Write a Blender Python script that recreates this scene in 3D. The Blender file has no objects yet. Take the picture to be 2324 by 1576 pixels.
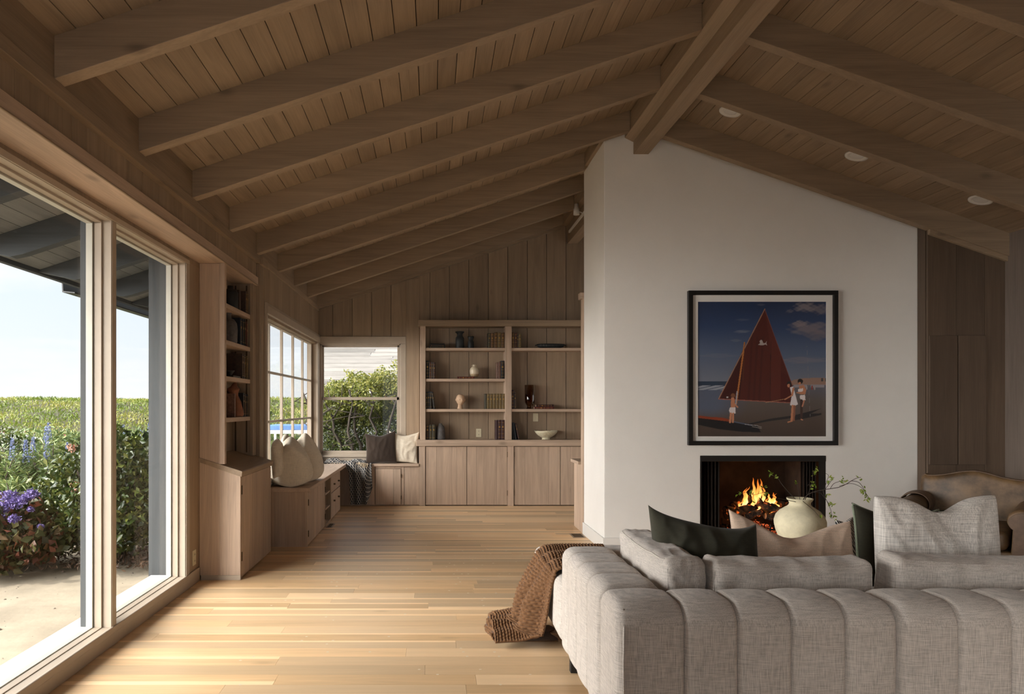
import bpy, bmesh, math, random
import numpy as np
from mathutils import Vector, Matrix, Euler, noise as mnoise

random.seed(7)
rng = np.random.default_rng(7)
SC = bpy.context.scene
COL = SC.collection

# ------------------------------------------------------------------ camera
F, VX, VY, H = 1580.0, 983.0, 922.0, 1.35
cam = bpy.data.cameras.new('camera')
cam.sensor_width = 36.0
cam.lens = F * 36.0 / 2324.0
cam.shift_x = (1162 - VX) / 2324.0
cam.shift_y = (VY - 788) / 2324.0
cam.clip_start = 0.05
cam.clip_end = 500
cam_o = bpy.data.objects.new('camera', cam)
COL.objects.link(cam_o)
cam_o.location = (0, 0, H)
cam_o.rotation_euler = (math.radians(90), 0, 0)
SC.camera = cam_o


def at(x, y, Y):
    return Vector(((x - VX) * Y / F, Y, H - (y - VY) * Y / F))


# ------------------------------------------------------------------ view, world, lamps
SC.view_settings.view_transform = 'Standard'
SC.view_settings.look = 'None'
SC.view_settings.gamma = 1.0
SC.view_settings.exposure = 0.10
SC.view_settings.use_curve_mapping = False
SC.cycles.max_bounces = 10
SC.cycles.diffuse_bounces = 6
SC.cycles.transparent_max_bounces = 16
SC.cycles.sample_clamp_indirect = 6

world = bpy.data.worlds.new('sky')
SC.world = world
world.use_nodes = True
wn, wl = world.node_tree.nodes, world.node_tree.links
wn.clear()
w_out = wn.new('ShaderNodeOutputWorld')
w_bg = wn.new('ShaderNodeBackground')
w_tc = wn.new('ShaderNodeTexCoord')
w_sep = wn.new('ShaderNodeSeparateXYZ')
w_ramp = wn.new('ShaderNodeValToRGB')
w_map = wn.new('ShaderNodeMapping')
w_map.inputs['Scale'].default_value = (2.2, 2.2, 9.0)
w_noise = wn.new('ShaderNodeTexNoise')
w_noise.inputs['Scale'].default_value = 1.6
w_noise.inputs['Detail'].default_value = 7
w_noise.inputs['Roughness'].default_value = 0.55
w_cr = wn.new('ShaderNodeValToRGB')
w_cr.color_ramp.elements[0].position = 0.45
w_cr.color_ramp.elements[1].position = 0.68
w_mix = wn.new('ShaderNodeMixRGB')
w_mix.inputs['Color2'].default_value = (1.0, 1.0, 1.0, 1)
wl.new(w_tc.outputs['Generated'], w_sep.inputs[0])
wl.new(w_sep.outputs['Z'], w_ramp.inputs[0])
e = w_ramp.color_ramp.elements
e[0].position = 0.0
e[0].color = (0.93, 0.97, 1.0, 1)
e[1].position = 0.75
e[1].color = (0.42, 0.62, 0.95, 1)
m = w_ramp.color_ramp.elements.new(0.25)
m.color = (0.74, 0.88, 1.0, 1)
wl.new(w_tc.outputs['Generated'], w_map.inputs['Vector'])
wl.new(w_map.outputs[0], w_noise.inputs['Vector'])
wl.new(w_noise.outputs['Fac'], w_cr.inputs[0])
wl.new(w_cr.outputs['Color'], w_mix.inputs['Fac'])
wl.new(w_ramp.outputs['Color'], w_mix.inputs['Color1'])
wl.new(w_mix.outputs['Color'], w_bg.inputs['Color'])
w_bg.inputs['Strength'].default_value = 1.04
wl.new(w_bg.outputs[0], w_out.inputs[0])


def lamp(name, kind, loc, direction, energy, color, **kw):
    l = bpy.data.lights.new(name, kind)
    l.energy = energy
    l.color = color
    for k, v in kw.items():
        setattr(l, k, v)
    o = bpy.data.objects.new(name, l)
    COL.objects.link(o)
    o.location = loc
    if direction is not None:
        o.rotation_euler = Vector(direction).to_track_quat('-Z', 'Y').to_euler()
    return o


# the sun itself, high over the sea side, kept off the floor by the eave
lamp('sun', 'SUN', (-8, 2, 12), (0.50, 0.10, -1.0), 3.3, (1.0, 0.94, 0.84), angle=math.radians(0.6))
# added wide sun lamp standing in for low sky glow, fills the room
lamp('sky_fill_sun', 'SUN', (-12, 3, 3), (1.0, 0.47, -0.30), 20.5, (1.0, 0.975, 0.935), angle=math.radians(80))
# weak area lamp added behind the camera as fill, no doors built
lamp('rear_fill_light', 'AREA', (-0.2, -2.3, 1.4), (0.12, 1.0, 0.02), 3.0, (1.0, 0.95, 0.88), shape='RECTANGLE', size=3.4, size_y=2.2)

# ------------------------------------------------------------------ mesh builder
class MB:
    def __init__(self):
        self.v, self.f, self.t, self.uv = [], [], [], {}

    def add(self, verts, faces, tone=None):
        if tone is None:
            tone = random.random()
        b = len(self.v)
        self.v.extend([tuple(p) for p in verts])
        for f in faces:
            self.f.append(tuple(i + b for i in f))
            self.t.append(tone)
        return b

    def box(self, x0, x1, y0, y1, z0, z1, tone=None):
        if x0 > x1: x0, x1 = x1, x0
        if y0 > y1: y0, y1 = y1, y0
        if z0 > z1: z0, z1 = z1, z0
        self.add([(x0, y0, z0), (x1, y0, z0), (x1, y1, z0), (x0, y1, z0), (x0, y0, z1), (x1, y0, z1), (x1, y1, z1), (x0, y1, z1)],
                 [(3, 2, 1, 0), (4, 5, 6, 7), (0, 1, 5, 4), (1, 2, 6, 5), (2, 3, 7, 6), (3, 0, 4, 7)], tone)
        return self

    def prism(self, pts, axis, a, b, tone=None):
        """polygon pts extruded along axis. axis 'y': pts=(x,z); 'x': pts=(y,z); 'z': pts=(x,y)"""
        n = len(pts)
        mk = {'y': lambda p, c: (p[0], c, p[1]), 'x': lambda p, c: (c, p[0], p[1]), 'z': lambda p, c: (p[0], p[1], c)}[axis]
        v = [mk(p, a) for p in pts] + [mk(p, b) for p in pts]
        f = [tuple(range(n - 1, -1, -1)), tuple(range(n, 2 * n))] + [(i, (i + 1) % n, n + (i + 1) % n, n + i) for i in range(n)]
        self.add(v, f, tone)
        return self

    def tube(self, path, r, seg=8, tone=None, caps=True):
        path = [Vector(p) for p in path]
        n = len(path)
        rs = r if isinstance(r, (list, tuple)) else [r] * n
        up = Vector((0.13, 0.31, 0.94)).normalized()
        v = []
        for i, p in enumerate(path):
            d = (path[min(i + 1, n - 1)] - path[max(i - 1, 0)]).normalized()
            a = d.cross(up)
            if a.length < 1e-3: a = d.cross(Vector((1, 0, 0)))
            a.normalize()
            b = d.cross(a)
            for k in range(seg):
                an = 2 * math.pi * k / seg
                v.append(p + (a * math.cos(an) + b * math.sin(an)) * rs[i])
        f = [(i * seg + k, i * seg + (k + 1) % seg, (i + 1) * seg + (k + 1) % seg, (i + 1) * seg + k) for i in range(n - 1) for k in range(seg)]
        if caps:
            f.append(tuple(range(seg - 1, -1, -1)))
            f.append(tuple((n - 1) * seg + k for k in range(seg)))
        self.add(v, f, tone)
        return self

    def lathe(self, prof, c=(0, 0, 0), seg=32, sx=1, sy=1, fn=None, tone=None):
        v, f = [], []
        n = len(prof)
        for (r, z) in prof:
            for k in range(seg):
                a = 2 * math.pi * k / seg
                x, y, zz = r * math.cos(a) * sx, r * math.sin(a) * sy, z
                if fn: x, y, zz = fn(x, y, zz, a)
                v.append((c[0] + x, c[1] + y, c[2] + zz))
        for i in range(n - 1):
            for k in range(seg):
                f.append((i * seg + k, i * seg + (k + 1) % seg, (i + 1) * seg + (k + 1) % seg, (i + 1) * seg + k))
        if prof[0][0] > 1e-5: f.append(tuple(range(seg - 1, -1, -1)))
        if prof[-1][0] > 1e-5: f.append(tuple((n - 1) * seg + k for k in range(seg)))
        self.add(v, f, tone)
        return self

    def xform(self, M):
        self.v = [tuple(M @ Vector(p)) for p in self.v]
        return self

    def build(self, name, mat, parent=None, origin=None, smooth=False, bevel=0.0, sub=0, weld=False, seg=2):
        vs = np.array(self.v, dtype=float)
        if parent is not None:
            org = Vector(parent['_o'])
        elif origin is not None:
            org = Vector(origin)
        else:
            lo, hi = vs.min(0), vs.max(0)
            org = Vector(((lo[0] + hi[0]) / 2, (lo[1] + hi[1]) / 2, lo[2]))
        vs = vs - np.array(org)
        me = bpy.data.meshes.new(name)
        me.from_pydata(vs.tolist(), [], self.f)
        at_ = me.attributes.new('tone', 'FLOAT', 'FACE')
        at_.data.foreach_set('value', np.array(self.t, dtype=np.float32))
        for k, arr in self.uv.items():
            a = me.attributes.new(k, 'FLOAT_VECTOR', 'POINT')
            a.data.foreach_set('vector', np.array(arr, dtype=np.float32).ravel())
        me.materials.append(mat)
        if weld:
            bm = bmesh.new(); bm.from_mesh(me)
            bmesh.ops.remove_doubles(bm, verts=bm.verts, dist=1e-5)
            bmesh.ops.recalc_face_normals(bm, faces=bm.faces)
            bm.to_mesh(me); bm.free()
        if smooth:
            me.polygons.foreach_set('use_smooth', [True] * len(me.polygons))
        me.update()
        o = bpy.data.objects.new(name, me)
        COL.objects.link(o)
        if parent is not None:
            o.parent = parent
        else:
            o.location = org
        o['_o'] = list(org)
        if bevel > 0:
            b = o.modifiers.new('edge', 'BEVEL')
            b.width = bevel; b.segments = seg; b.limit_method = 'ANGLE'; b.angle_limit = math.radians(40)
        if sub:
            s = o.modifiers.new('sub', 'SUBSURF'); s.levels = sub; s.render_levels = sub
        return o


def box(*a, **k):
    return MB().box(*a, **k)


def thing(name, loc, label, cat, group=None):
    o = bpy.data.objects.new(name, None)
    o.empty_display_size = 0.1
    COL.objects.link(o)
    o.location = loc
    o['_o'] = list(loc)
    return tag(o, label, cat, group)


def tag(o, label, cat=None, group=None, kind=None):
    o['label'] = label
    if cat: o['category'] = cat
    if group: o['group'] = group
    if kind: o['kind'] = kind
    return o


def struct(o, label=None):
    o['kind'] = 'structure'
    if label: o['label'] = label
    return o


def rbox(x0, x1, y0, y1, z0, z1, r, n=6, k=3, fn=None, tone=None):
    """rounded box with a dense skin; fn(p, normal) -> new p"""
    def samples(a, b):
        s = [a + (r * (1 - math.cos(i / k * math.pi / 2))) for i in range(k + 1)]
        m = [a + r + (b - a - 2 * r) * i / n for i in range(1, n)]
        e2 = [b - (r * (1 - math.cos(i / k * math.pi / 2))) for i in range(k, -1, -1)]
        return s + m + e2
    X, Y, Z = samples(x0, x1), samples(y0, y1), samples(z0, z1)
    lo = Vector((x0 + r, y0 + r, z0 + r)); hi = Vector((x1 - r, y1 - r, z1 - r))
    verts, idx, faces = [], {}, []

    def vid(p):
        key = (round(p[0], 6), round(p[1], 6), round(p[2], 6))
        if key in idx: return idx[key]
        q = Vector([min(max(p[i], lo[i]), hi[i]) for i in range(3)])
        d = Vector(p) - q
        nn = d.normalized() if d.length > 1e-9 else Vector((0, 0, 1))
        o = q + nn * r
        if fn: o = fn(o, nn)
        idx[key] = len(verts); verts.append(tuple(o))
        return idx[key]
    for (A, B, mk) in ((X, Y, lambda a, b: ((a, b, z0), (a, b, z1))), (X, Z, lambda a, b: ((a, y0, b), (a, y1, b))), (Y, Z, lambda a, b: ((x0, a, b), (x1, a, b)))):
        for side in (0, 1):
            for i in range(len(A) - 1):
                for j in range(len(B) - 1):
                    q = [vid(mk(a, b)[side]) for a, b in ((A[i], B[j]), (A[i + 1], B[j]), (A[i + 1], B[j + 1]), (A[i], B[j + 1]))]
                    flip = (side == 0) != (A is X and B is Z)
                    if flip: q = q[::-1]
                    if len(set(q)) == 4: faces.append(tuple(q))
    mb = MB()
    mb.add(verts, faces, tone)
    return mb


def nz(p, s, seed=0.0):
    return mnoise.noise(Vector((p[0] * s + seed, p[1] * s - seed * 0.7, p[2] * s + seed * 1.3)))


# ------------------------------------------------------------------ materials
def new_mat(name):
    m = bpy.data.materials.new(name)
    m.use_nodes = True
    nt = m.node_tree
    nt.nodes.clear()
    out = nt.nodes.new('ShaderNodeOutputMaterial')
    b = nt.nodes.new('ShaderNodeBsdfPrincipled')
    nt.links.new(b.outputs[0], out.inputs[0])
    return m, nt, b


def node(nt, t, **kw):
    n = nt.nodes.new(t)
    for k, v in kw.items():
        if k in n.inputs: n.inputs[k].default_value = v
        else: setattr(n, k, v)
    return n


def mul(c, k):
    return tuple(min(1.0, x * k) for x in c[:3]) + (1,)


def srgb(r, g, b):
    def f(c):
        c /= 255.0
        return c / 12.92 if c <= 0.04045 else ((c + 0.055) / 1.055) ** 2.4
    return (f(r), f(g), f(b))


def math_n(nt, op, a, b=None, clamp=False):
    n = nt.nodes.new('ShaderNodeMath'); n.operation = op; n.use_clamp = clamp
    for i, v in enumerate((a, b)):
        if v is None: continue
        if isinstance(v, (int, float)): n.inputs[i].default_value = v
        else: nt.links.new(v, n.inputs[i])
    return n.outputs[0]


def wood(name, base, axis, rough=0.55, vary=0.10, knots=0.55, grain=1.0, contrast=0.30, hue=None, spec=0.4):
    m, nt, b = new_mat(name)
    L = nt.links.new
    tc = node(nt, 'ShaderNodeTexCoord')
    tone = node(nt, 'ShaderNodeAttribute', attribute_name='tone')
    off = node(nt, 'ShaderNodeCombineXYZ')
    t37 = math_n(nt, 'MULTIPLY', tone.outputs['Fac'], 37.0)
    t91 = math_n(nt, 'MULTIPLY', tone.outputs['Fac'], 91.0)
    L(t37, off.inputs[0]); L(t91, off.inputs[1]); L(t37, off.inputs[2])
    add = node(nt, 'ShaderNodeVectorMath', operation='ADD')
    L(tc.outputs['Object'], add.inputs[0]); L(off.outputs[0], add.inputs[1])
    ai = 'xyz'.index(axis)
    s1 = [11.0 * grain] * 3; s1[ai] = 0.9
    s2 = [130.0 * grain] * 3; s2[ai] = 3.0
    s3 = [3.4] * 3; s3[ai] = 1.5
    mp1 = node(nt, 'ShaderNodeMapping'); mp1.inputs['Scale'].default_value = s1
    mp2 = node(nt, 'ShaderNodeMapping'); mp2.inputs['Scale'].default_value = s2
    mp3 = node(nt, 'ShaderNodeMapping'); mp3.inputs['Scale'].default_value = s3
    for mp in (mp1, mp2, mp3): L(add.outputs[0], mp.inputs['Vector'])
    n1 = node(nt, 'ShaderNodeTexNoise', Scale=1.0, Detail=5.0, Roughness=0.6, Distortion=1.2)
    n2 = node(nt, 'ShaderNodeTexNoise', Scale=1.0, Detail=3.0, Roughness=0.6)
    L(mp1.outputs[0], n1.inputs['Vector']); L(mp2.outputs[0], n2.inputs['Vector'])
    vo = node(nt, 'ShaderNodeTexVoronoi', Scale=1.0)
    L(mp3.outputs[0], vo.inputs['Vector'])
    kr = node(nt, 'ShaderNodeValToRGB')
    kr.color_ramp.elements[0].position = 0.03; kr.color_ramp.elements[0].color = (1, 1, 1, 1)
    kr.color_ramp.elements[1].position = 0.11; kr.color_ramp.elements[1].color = (0, 0, 0, 1)
    L(vo.outputs['Distance'], kr.inputs[0])
    mixg = math_n(nt, 'ADD', math_n(nt, 'MULTIPLY', n1.outputs['Fac'], 0.62), math_n(nt, 'MULTIPLY', n2.outputs['Fac'], 0.38))
    cr = node(nt, 'ShaderNodeValToRGB')
    cr.color_ramp.elements[0].position = 0.30; cr.color_ramp.elements[0].color = mul(base, 1 - contrast)
    cr.color_ramp.elements[1].position = 0.70; cr.color_ramp.elements[1].color = mul(base, 1 + contrast * 0.55)
    L(mixg, cr.inputs[0])
    col = cr.outputs[0]
    if hue is not None:
        hm = node(nt, 'ShaderNodeMixRGB'); hm.inputs['Color2'].default_value = tuple(hue) + (1,)
        fr = math_n(nt, 'FRACT', math_n(nt, 'MULTIPLY', tone.outputs['Fac'], 7.3))
        L(math_n(nt, 'MULTIPLY', fr, 0.6), hm.inputs['Fac']); L(col, hm.inputs['Color1'])
        col = hm.outputs[0]
    hs = node(nt, 'ShaderNodeHueSaturation')
    L(col, hs.inputs['Color'])
    L(math_n(nt, 'ADD', math_n(nt, 'MULTIPLY', tone.outputs['Fac'], vary * 2), 1 - vary), hs.inputs['Value'])
    if knots > 0:
        km = node(nt, 'ShaderNodeMixRGB'); km.inputs['Color2'].default_value = mul(base, 0.32)
        L(math_n(nt, 'MULTIPLY', kr.outputs[0], knots), km.inputs['Fac']); L(hs.outputs[0], km.inputs['Color1'])
        L(km.outputs[0], b.inputs['Base Color'])
    else:
        L(hs.outputs[0], b.inputs['Base Color'])
    bp = node(nt, 'ShaderNodeBump', Strength=0.22, Distance=0.004)
    L(mixg, bp.inputs['Height']); L(bp.outputs[0], b.inputs['Normal'])
    b.inputs['Roughness'].default_value = rough
    b.inputs['Specular IOR Level'].default_value = spec
    return m


def plain(name, col, rough=0.6, noise=0.0, scale=20.0, bump=0.0, metal=0.0, spec=0.5, col2=None, bscale=None, sheen=0.0):
    m, nt, b = new_mat(name)
    L = nt.links.new
    b.inputs['Base Color'].default_value = tuple(col[:3]) + (1,)
    b.inputs['Roughness'].default_value = rough
    b.inputs['Metallic'].default_value = metal
    b.inputs['Specular IOR Level'].default_value = spec
    if sheen: b.inputs['Sheen Weight'].default_value = sheen
    tc = node(nt, 'ShaderNodeTexCoord')
    if noise > 0 or col2 is not None:
        n = node(nt, 'ShaderNodeTexNoise', Scale=scale, Detail=5.0, Roughness=0.6)
        L(tc.outputs['Object'], n.inputs['Vector'])
        cr = node(nt, 'ShaderNodeValToRGB')
        cr.color_ramp.elements[0].position = 0.35; cr.color_ramp.elements[1].position = 0.65
        cr.color_ramp.elements[0].color = mul(col, 1 - noise)
        cr.color_ramp.elements[1].color = (tuple(col2[:3]) + (1,)) if col2 is not None else mul(col, 1 + noise * 0.6)
        L(n.outputs['Fac'], cr.inputs[0]); L(cr.outputs[0], b.inputs['Base Color'])
    if bump > 0:
        n = node(nt, 'ShaderNodeTexNoise', Scale=bscale or scale * 2, Detail=4.0)
        L(tc.outputs['Object'], n.inputs['Vector'])
        bp = node(nt, 'ShaderNodeBump', Strength=bump, Distance=0.004)
        L(n.outputs['Fac'], bp.inputs['Height']); L(bp.outputs[0], b.inputs['Normal'])
    return m


def linen(name, col, dark=0.55, sc=1.0, bump=0.35, sheen=0.15):
    """woven cloth: slubby threads running both ways"""
    m, nt, b = new_mat(name)
    L = nt.links.new
    tc = node(nt, 'ShaderNodeTexCoord')
    outs = []
    for s in ((520, 520, 16), (18, 18, 520)):
        mp = node(nt, 'ShaderNodeMapping'); mp.inputs['Scale'].default_value = tuple(v * sc * 0.62 for v in s)
        L(tc.outputs['Object'], mp.inputs['Vector'])
        n = node(nt, 'ShaderNodeTexNoise', Scale=1.0, Detail=2.5, Roughness=0.65)
        L(mp.outputs[0], n.inputs['Vector'])
        outs.append(n.outputs['Fac'])
    s = math_n(nt, 'ADD', math_n(nt, 'MULTIPLY', outs[0], 0.55), math_n(nt, 'MULTIPLY', outs[1], 0.45))
    cr = node(nt, 'ShaderNodeValToRGB')
    cr.color_ramp.elements[0].position = 0.38; cr.color_ramp.elements[0].color = mul(col, dark)
    cr.color_ramp.elements[1].position = 0.60; cr.color_ramp.elements[1].color = mul(col, 1.12)
    L(s, cr.inputs[0]); L(cr.outputs[0], b.inputs['Base Color'])
    bp = node(nt, 'ShaderNodeBump', Strength=bump, Distance=0.002)
    L(s, bp.inputs['Height']); L(bp.outputs[0], b.inputs['Normal'])
    b.inputs['Roughness'].default_value = 0.9
    b.inputs['Specular IOR Level'].default_value = 0.15
    b.inputs['Sheen Weight'].default_value = sheen
    return m


def leafmat(name, c0, c1, c2, trans=0.35, rough=0.5):
    m, nt, b = new_mat(name)
    L = nt.links.new
    tone = node(nt, 'ShaderNodeAttribute', attribute_name='tone')
    cr = node(nt, 'ShaderNodeValToRGB')
    cr.color_ramp.elements[0].color = tuple(c0) + (1,)
    cr.color_ramp.elements[1].color = tuple(c2) + (1,)
    e_ = cr.color_ramp.elements.new(0.5); e_.color = tuple(c1) + (1,)
    L(tone.outputs['Fac'], cr.inputs[0]); L(cr.outputs[0], b.inputs['Base Color'])
    b.inputs['Roughness'].default_value = rough
    tr = node(nt, 'ShaderNodeBsdfTranslucent'); L(cr.outputs[0], tr.inputs['Color'])
    mx = node(nt, 'ShaderNodeMixShader'); mx.inputs[0].default_value = trans
    L(b.outputs[0], mx.inputs[1]); L(tr.outputs[0], mx.inputs[2])
    out = [n for n in nt.nodes if n.type == 'OUTPUT_MATERIAL'][0]
    L(mx.outputs[0], out.inputs[0])
    return m


def glassmat(name, tint=(1, 1, 1), refl=0.06, blur=0.0):
    m, nt, b = new_mat(name)
    nt.nodes.remove(b)
    L = nt.links.new
    t = node(nt, 'ShaderNodeBsdfTransparent'); t.inputs['Color'].default_value = tuple(tint) + (1,)
    g = node(nt, 'ShaderNodeBsdfGlossy'); g.inputs['Roughness'].default_value = blur
    fr = node(nt, 'ShaderNodeLayerWeight'); fr.inputs['Blend'].default_value = 0.5
    mx = node(nt, 'ShaderNodeMixShader')
    L(math_n(nt, 'ADD', math_n(nt, 'MULTIPLY', math_n(nt, 'POWER', fr.outputs['Facing'], 5.0), 0.35), refl / 3), mx.inputs[0])
    L(t.outputs[0], mx.inputs[1]); L(g.outputs[0], mx.inputs[2])
    out = [n for n in nt.nodes if n.type == 'OUTPUT_MATERIAL'][0]
    L(mx.outputs[0], out.inputs[0])
    return m


TAUPE = (0.325, 0.236, 0.156)
W = {a: wood('limed_wood_' + a, TAUPE, a) for a in 'xyz'}
WP = {a: wood('pale_limed_wood_' + a, (0.51, 0.375, 0.275), a, vary=0.10, knots=0.5) for a in 'xyz'}
FLOOR = wood('hickory_floor', (0.69, 0.455, 0.24), 'x', rough=0.38, vary=0.21, knots=0.25, grain=1.0, contrast=0.24, hue=(0.70, 0.53, 0.34), spec=0.45)
DARKP = wood('dark_panel_wood', (0.120, 0.082, 0.056), 'z', vary=0.12, knots=0.2)
GREYW = {a: wood('grey_stained_wood_' + a, (0.055, 0.062, 0.066), a, vary=0.08, knots=0.3, rough=0.75) for a in 'xyz'}
DECKG = wood('grey_eave_boards', (0.17, 0.17, 0.16), 'y', vary=0.10, knots=0.2, rough=0.8)
WFRAME = plain('taupe_window_paint', (0.42, 0.345, 0.265), 0.45, noise=0.05, scale=6, bump=0.05)
CREAM = plain('cream_window_paint', (0.46, 0.44, 0.37), 0.5, noise=0.04, scale=8)
OAKT = wood('pale_oak', (0.60, 0.43, 0.26), 'x', rough=0.45, vary=0.05, knots=0.0, contrast=0.15)
PLASTER = plain('white_plaster', (0.86, 0.835, 0.79), 0.85, noise=0.02, scale=3, bump=0.18, bscale=70)
WHITEP = plain('white_paint', (0.80, 0.78, 0.74), 0.5)
BLACKM = plain('black_metal', (0.012, 0.011, 0.010), 0.5, bump=0.05, scale=40)
BRASS = plain('aged_brass', (0.10, 0.07, 0.04), 0.4, metal=0.9)
BLACKF = plain('black_frame_lacquer', (0.008, 0.008, 0.008), 0.35)
IVORY = plain('ivory_plastic', (0.62, 0.55, 0.38), 0.4)
GLASS = glassmat('window_glass', refl=0.05)
GLASSP = glassmat('picture_glass', refl=0.02)
SOFA = linen('oatmeal_linen', (0.54, 0.49, 0.44), dark=0.58, sc=1.7)
GREENP = linen('forest_green_cloth', (0.042, 0.040, 0.027), dark=0.8, sc=2.0, bump=0.1)
SAGE = linen('sage_piping_cloth', (0.22, 0.25, 0.18), dark=0.8, sc=2.0, bump=0.1)
BEIGEP = linen('sand_linen', (0.66, 0.50, 0.38), dark=0.78, sc=1.6, bump=0.15)
CREAMP = linen('cream_linen', (0.66, 0.58, 0.46), dark=0.82, sc=1.4, bump=0.15)
BROWNP = linen('chocolate_velvet', (0.040, 0.026, 0.018), dark=0.75, sc=2.0, bump=0.05, sheen=0.3)
CHUNKY = linen('chunky_grey_linen', (0.66, 0.62, 0.57), dark=0.60, sc=0.75, bump=0.5)
KNIT = plain('caramel_wool', (0.150, 0.075, 0.034), 0.95, noise=0.25, scale=60, sheen=0.1, spec=0.1)
SAND = plain('pale_sand', (0.28, 0.24, 0.18), 0.95, noise=0.18, scale=2.5, bump=0.8, bscale=14, spec=0.1)

# ------------------------------------------------------------------ room shell
YB = 9.65       # far wall
XL, XLW = -1.594, -1.815   # left wall faces (main, window bay)
SP, Y0R = 0.84, 2.93
SL, SR = 0.3305, 0.348


def zl(x): return 2.909 + (x + 1.594) * SL      # ceiling underside, left slope
def zr(x): return 4.030 - (x - 2.0) * SR        # right slope


# floor: planks across the room
mb = MB()
yy = -2.6
while yy < 9.8:
    w = 0.127
    xx = -1.80 - random.random() * 1.5
    while xx < 5.4:
        Ln = random.choice([0.9, 1.3, 1.7, 2.1, 2.6]) * random.uniform(0.85, 1.15)
        a, c = max(xx, -1.82), min(xx + Ln, 5.4)
        if c > a + 0.01:
            # two-tone boards: a paler sapwood strip along one edge on some planks
            if random.random() < 0.38:
                sw = random.uniform(0.018, 0.045)
                hi = random.random() < 0.5
                y_s = yy + w - sw if hi else yy + sw
                mb.box(a + 0.0006, c - 0.0006, yy + 0.0006, y_s, -0.02, 0, tone=(random.uniform(0.0, 0.75) if hi else 1.35))
                mb.box(a + 0.0006, c - 0.0006, y_s, yy + w - 0.0006, -0.02, 0, tone=(1.35 if hi else random.uniform(0.0, 0.75)))
            else:
                mb.box(a + 0.0006, c - 0.0006, yy + 0.0006, yy + w - 0.0006, -0.02, 0, tone=random.uniform(0.0, 1.05))
        xx += Ln
    yy += w
mb.box(-1.82, 5.4, -2.6, 9.8, -0.06, -0.0215, tone=0)
struct(mb.build('floor', FLOOR))

# pegs in the floor boards are small wooden plugs
mb = MB()
for i in range(150):
    px, py = random.uniform(-1.1, 1.2), 2.9 + 0.127 * random.randint(0, 32) + random.choice([0.03, 0.09])
    mb.lathe([(0.0075, 0.0), (0.0075, 0.0006), (0.0, 0.0006)], (px, py, 0), 8)
struct(mb.build('trim_90', plain('pale_plugs', (0.72, 0.60, 0.44), 0.5)), 'pale round plugs set in the floor boards')

# ceiling boards
def ceiling(name, x0, x1, zf, mat, pitch, y0, y1, label):
    mb = MB()
    x = x0
    while x < x1 - 0.005:
        a, c = x + 0.0022, min(x + pitch, x1) - 0.0022
        t = random.random()
        mb.prism([(a, zf(a)), (c, zf(c)), (c, zf(c) + 0.03), (a, zf(a) + 0.03)], 'y', y0, y1, t)
        x += pitch
    return struct(mb.build(name, mat), label)


ceiling('ceiling', -1.62, 1.92, zl, W['y'], 0.1177, -2.6, 9.8, 'left slope of board ceiling')
ceiling('ceiling.001', 1.92, 5.42, zr, W['y'], 0.1165, -2.6, 9.8, 'right slope of board ceiling')
mb = MB()
mb.prism([(-3.10, zl(-3.10) + 0.032), (1.92, zl(1.92) + 0.032), (5.42, zr(5.42) + 0.032), (5.42, zr(5.42) + 0.16), (1.92, zl(1.92) + 0.16), (-3.10, zl(-3.10) + 0.16)], 'y', -2.6, 10.0)
struct(mb.build('roof', plain('roof_felt', (0.02, 0.018, 0.016), 0.9)))
ceiling('ceiling.002', -3.08, -1.95, zl, DECKG, 0.1177, -2.6, 10.4, 'grey boards of the eave outside')

# rafters
TR = [0]


def trim(mbx, mat, label=None, bevel=0.003):
    TR[0] += 1
    return struct(mbx.build('trim_%d' % TR[0], mat, bevel=bevel), label)


for i in range(-6, 9):
    y = Y0R + SP * i
    if i == 8: y = YB - 0.085
    xr = 1.782 if i not in (5,) else 1.555
    b = lambda x: 2.728 + (x + 1.594) * SL
    trim(MB().prism([(-1.62, b(-1.62)), (xr, b(xr)), (xr, zl(xr) + 0.003), (-1.62, zl(-1.62) + 0.003)], 'y', y, y + 0.078), W['x'], 'rafter of the left slope')
    # grey tails outside
    if i >= -1:
        trim(MB().prism([(-1.95, b(-1.95)), (-2.72, b(-2.72)), (-2.80, b(-2.80) + 0.01), (-3.085, 2.40), (-3.085, zl(-3.085)), (-1.95, zl(-1.95))], 'y', y, y + 0.078), GREYW['x'], 'grey rafter tail under the eave')
    if i <= 4:
        br = lambda x: 3.79 - SR * (x - 2.1)
        trim(MB().prism([(2.0, br(2.0)), (5.215, br(5.215)), (5.215, zr(5.215) + 0.003), (2.0, zr(2.0) + 0.003)], 'y', y, y + 0.078), W['x'], 'rafter of the right slope')
# trim under the last rafter on each side of the chimney
trim(MB().prism([(-1.6, 2.686), (1.76, 2.686 + 3.36 * SL), (1.76, 2.73 + 3.36 * SL), (-1.6, 2.73)], 'y', YB - 0.055, YB), W['x'])
trim(MB().prism([(4.50, 3.79 - SR * 2.40 - 0.045), (5.21, 3.79 - SR * 3.11 - 0.045), (5.21, 3.79 - SR * 3.11 + 0.0), (4.50, 3.79 - SR * 2.40 + 0.0)], 'y', 6.305, 6.338), W['x'])

# ridge beam: upper boards and the lower beam
for (ya, yb, zb) in ((-2.6, 6.475, 3.692), (7.34, YB, 3.60)):
    trim(MB().prism([(1.782, 3.845), (2.06, 3.845), (2.06, 4.02), (1.92, 4.06), (1.782, 4.01)], 'y', ya, yb), W['y'], 'upper ridge board')
    trim(MB().box(1.862, 2.003, ya, yb, zb, 3.85), W['y'], 'ridge beam')
trim(MB().prism([(1.783, 3.844), (1.861, 3.805), (1.861, 3.8445)], 'y', -2.6, 6.475), W['y'], 'moulding along the ridge beam')

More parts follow.
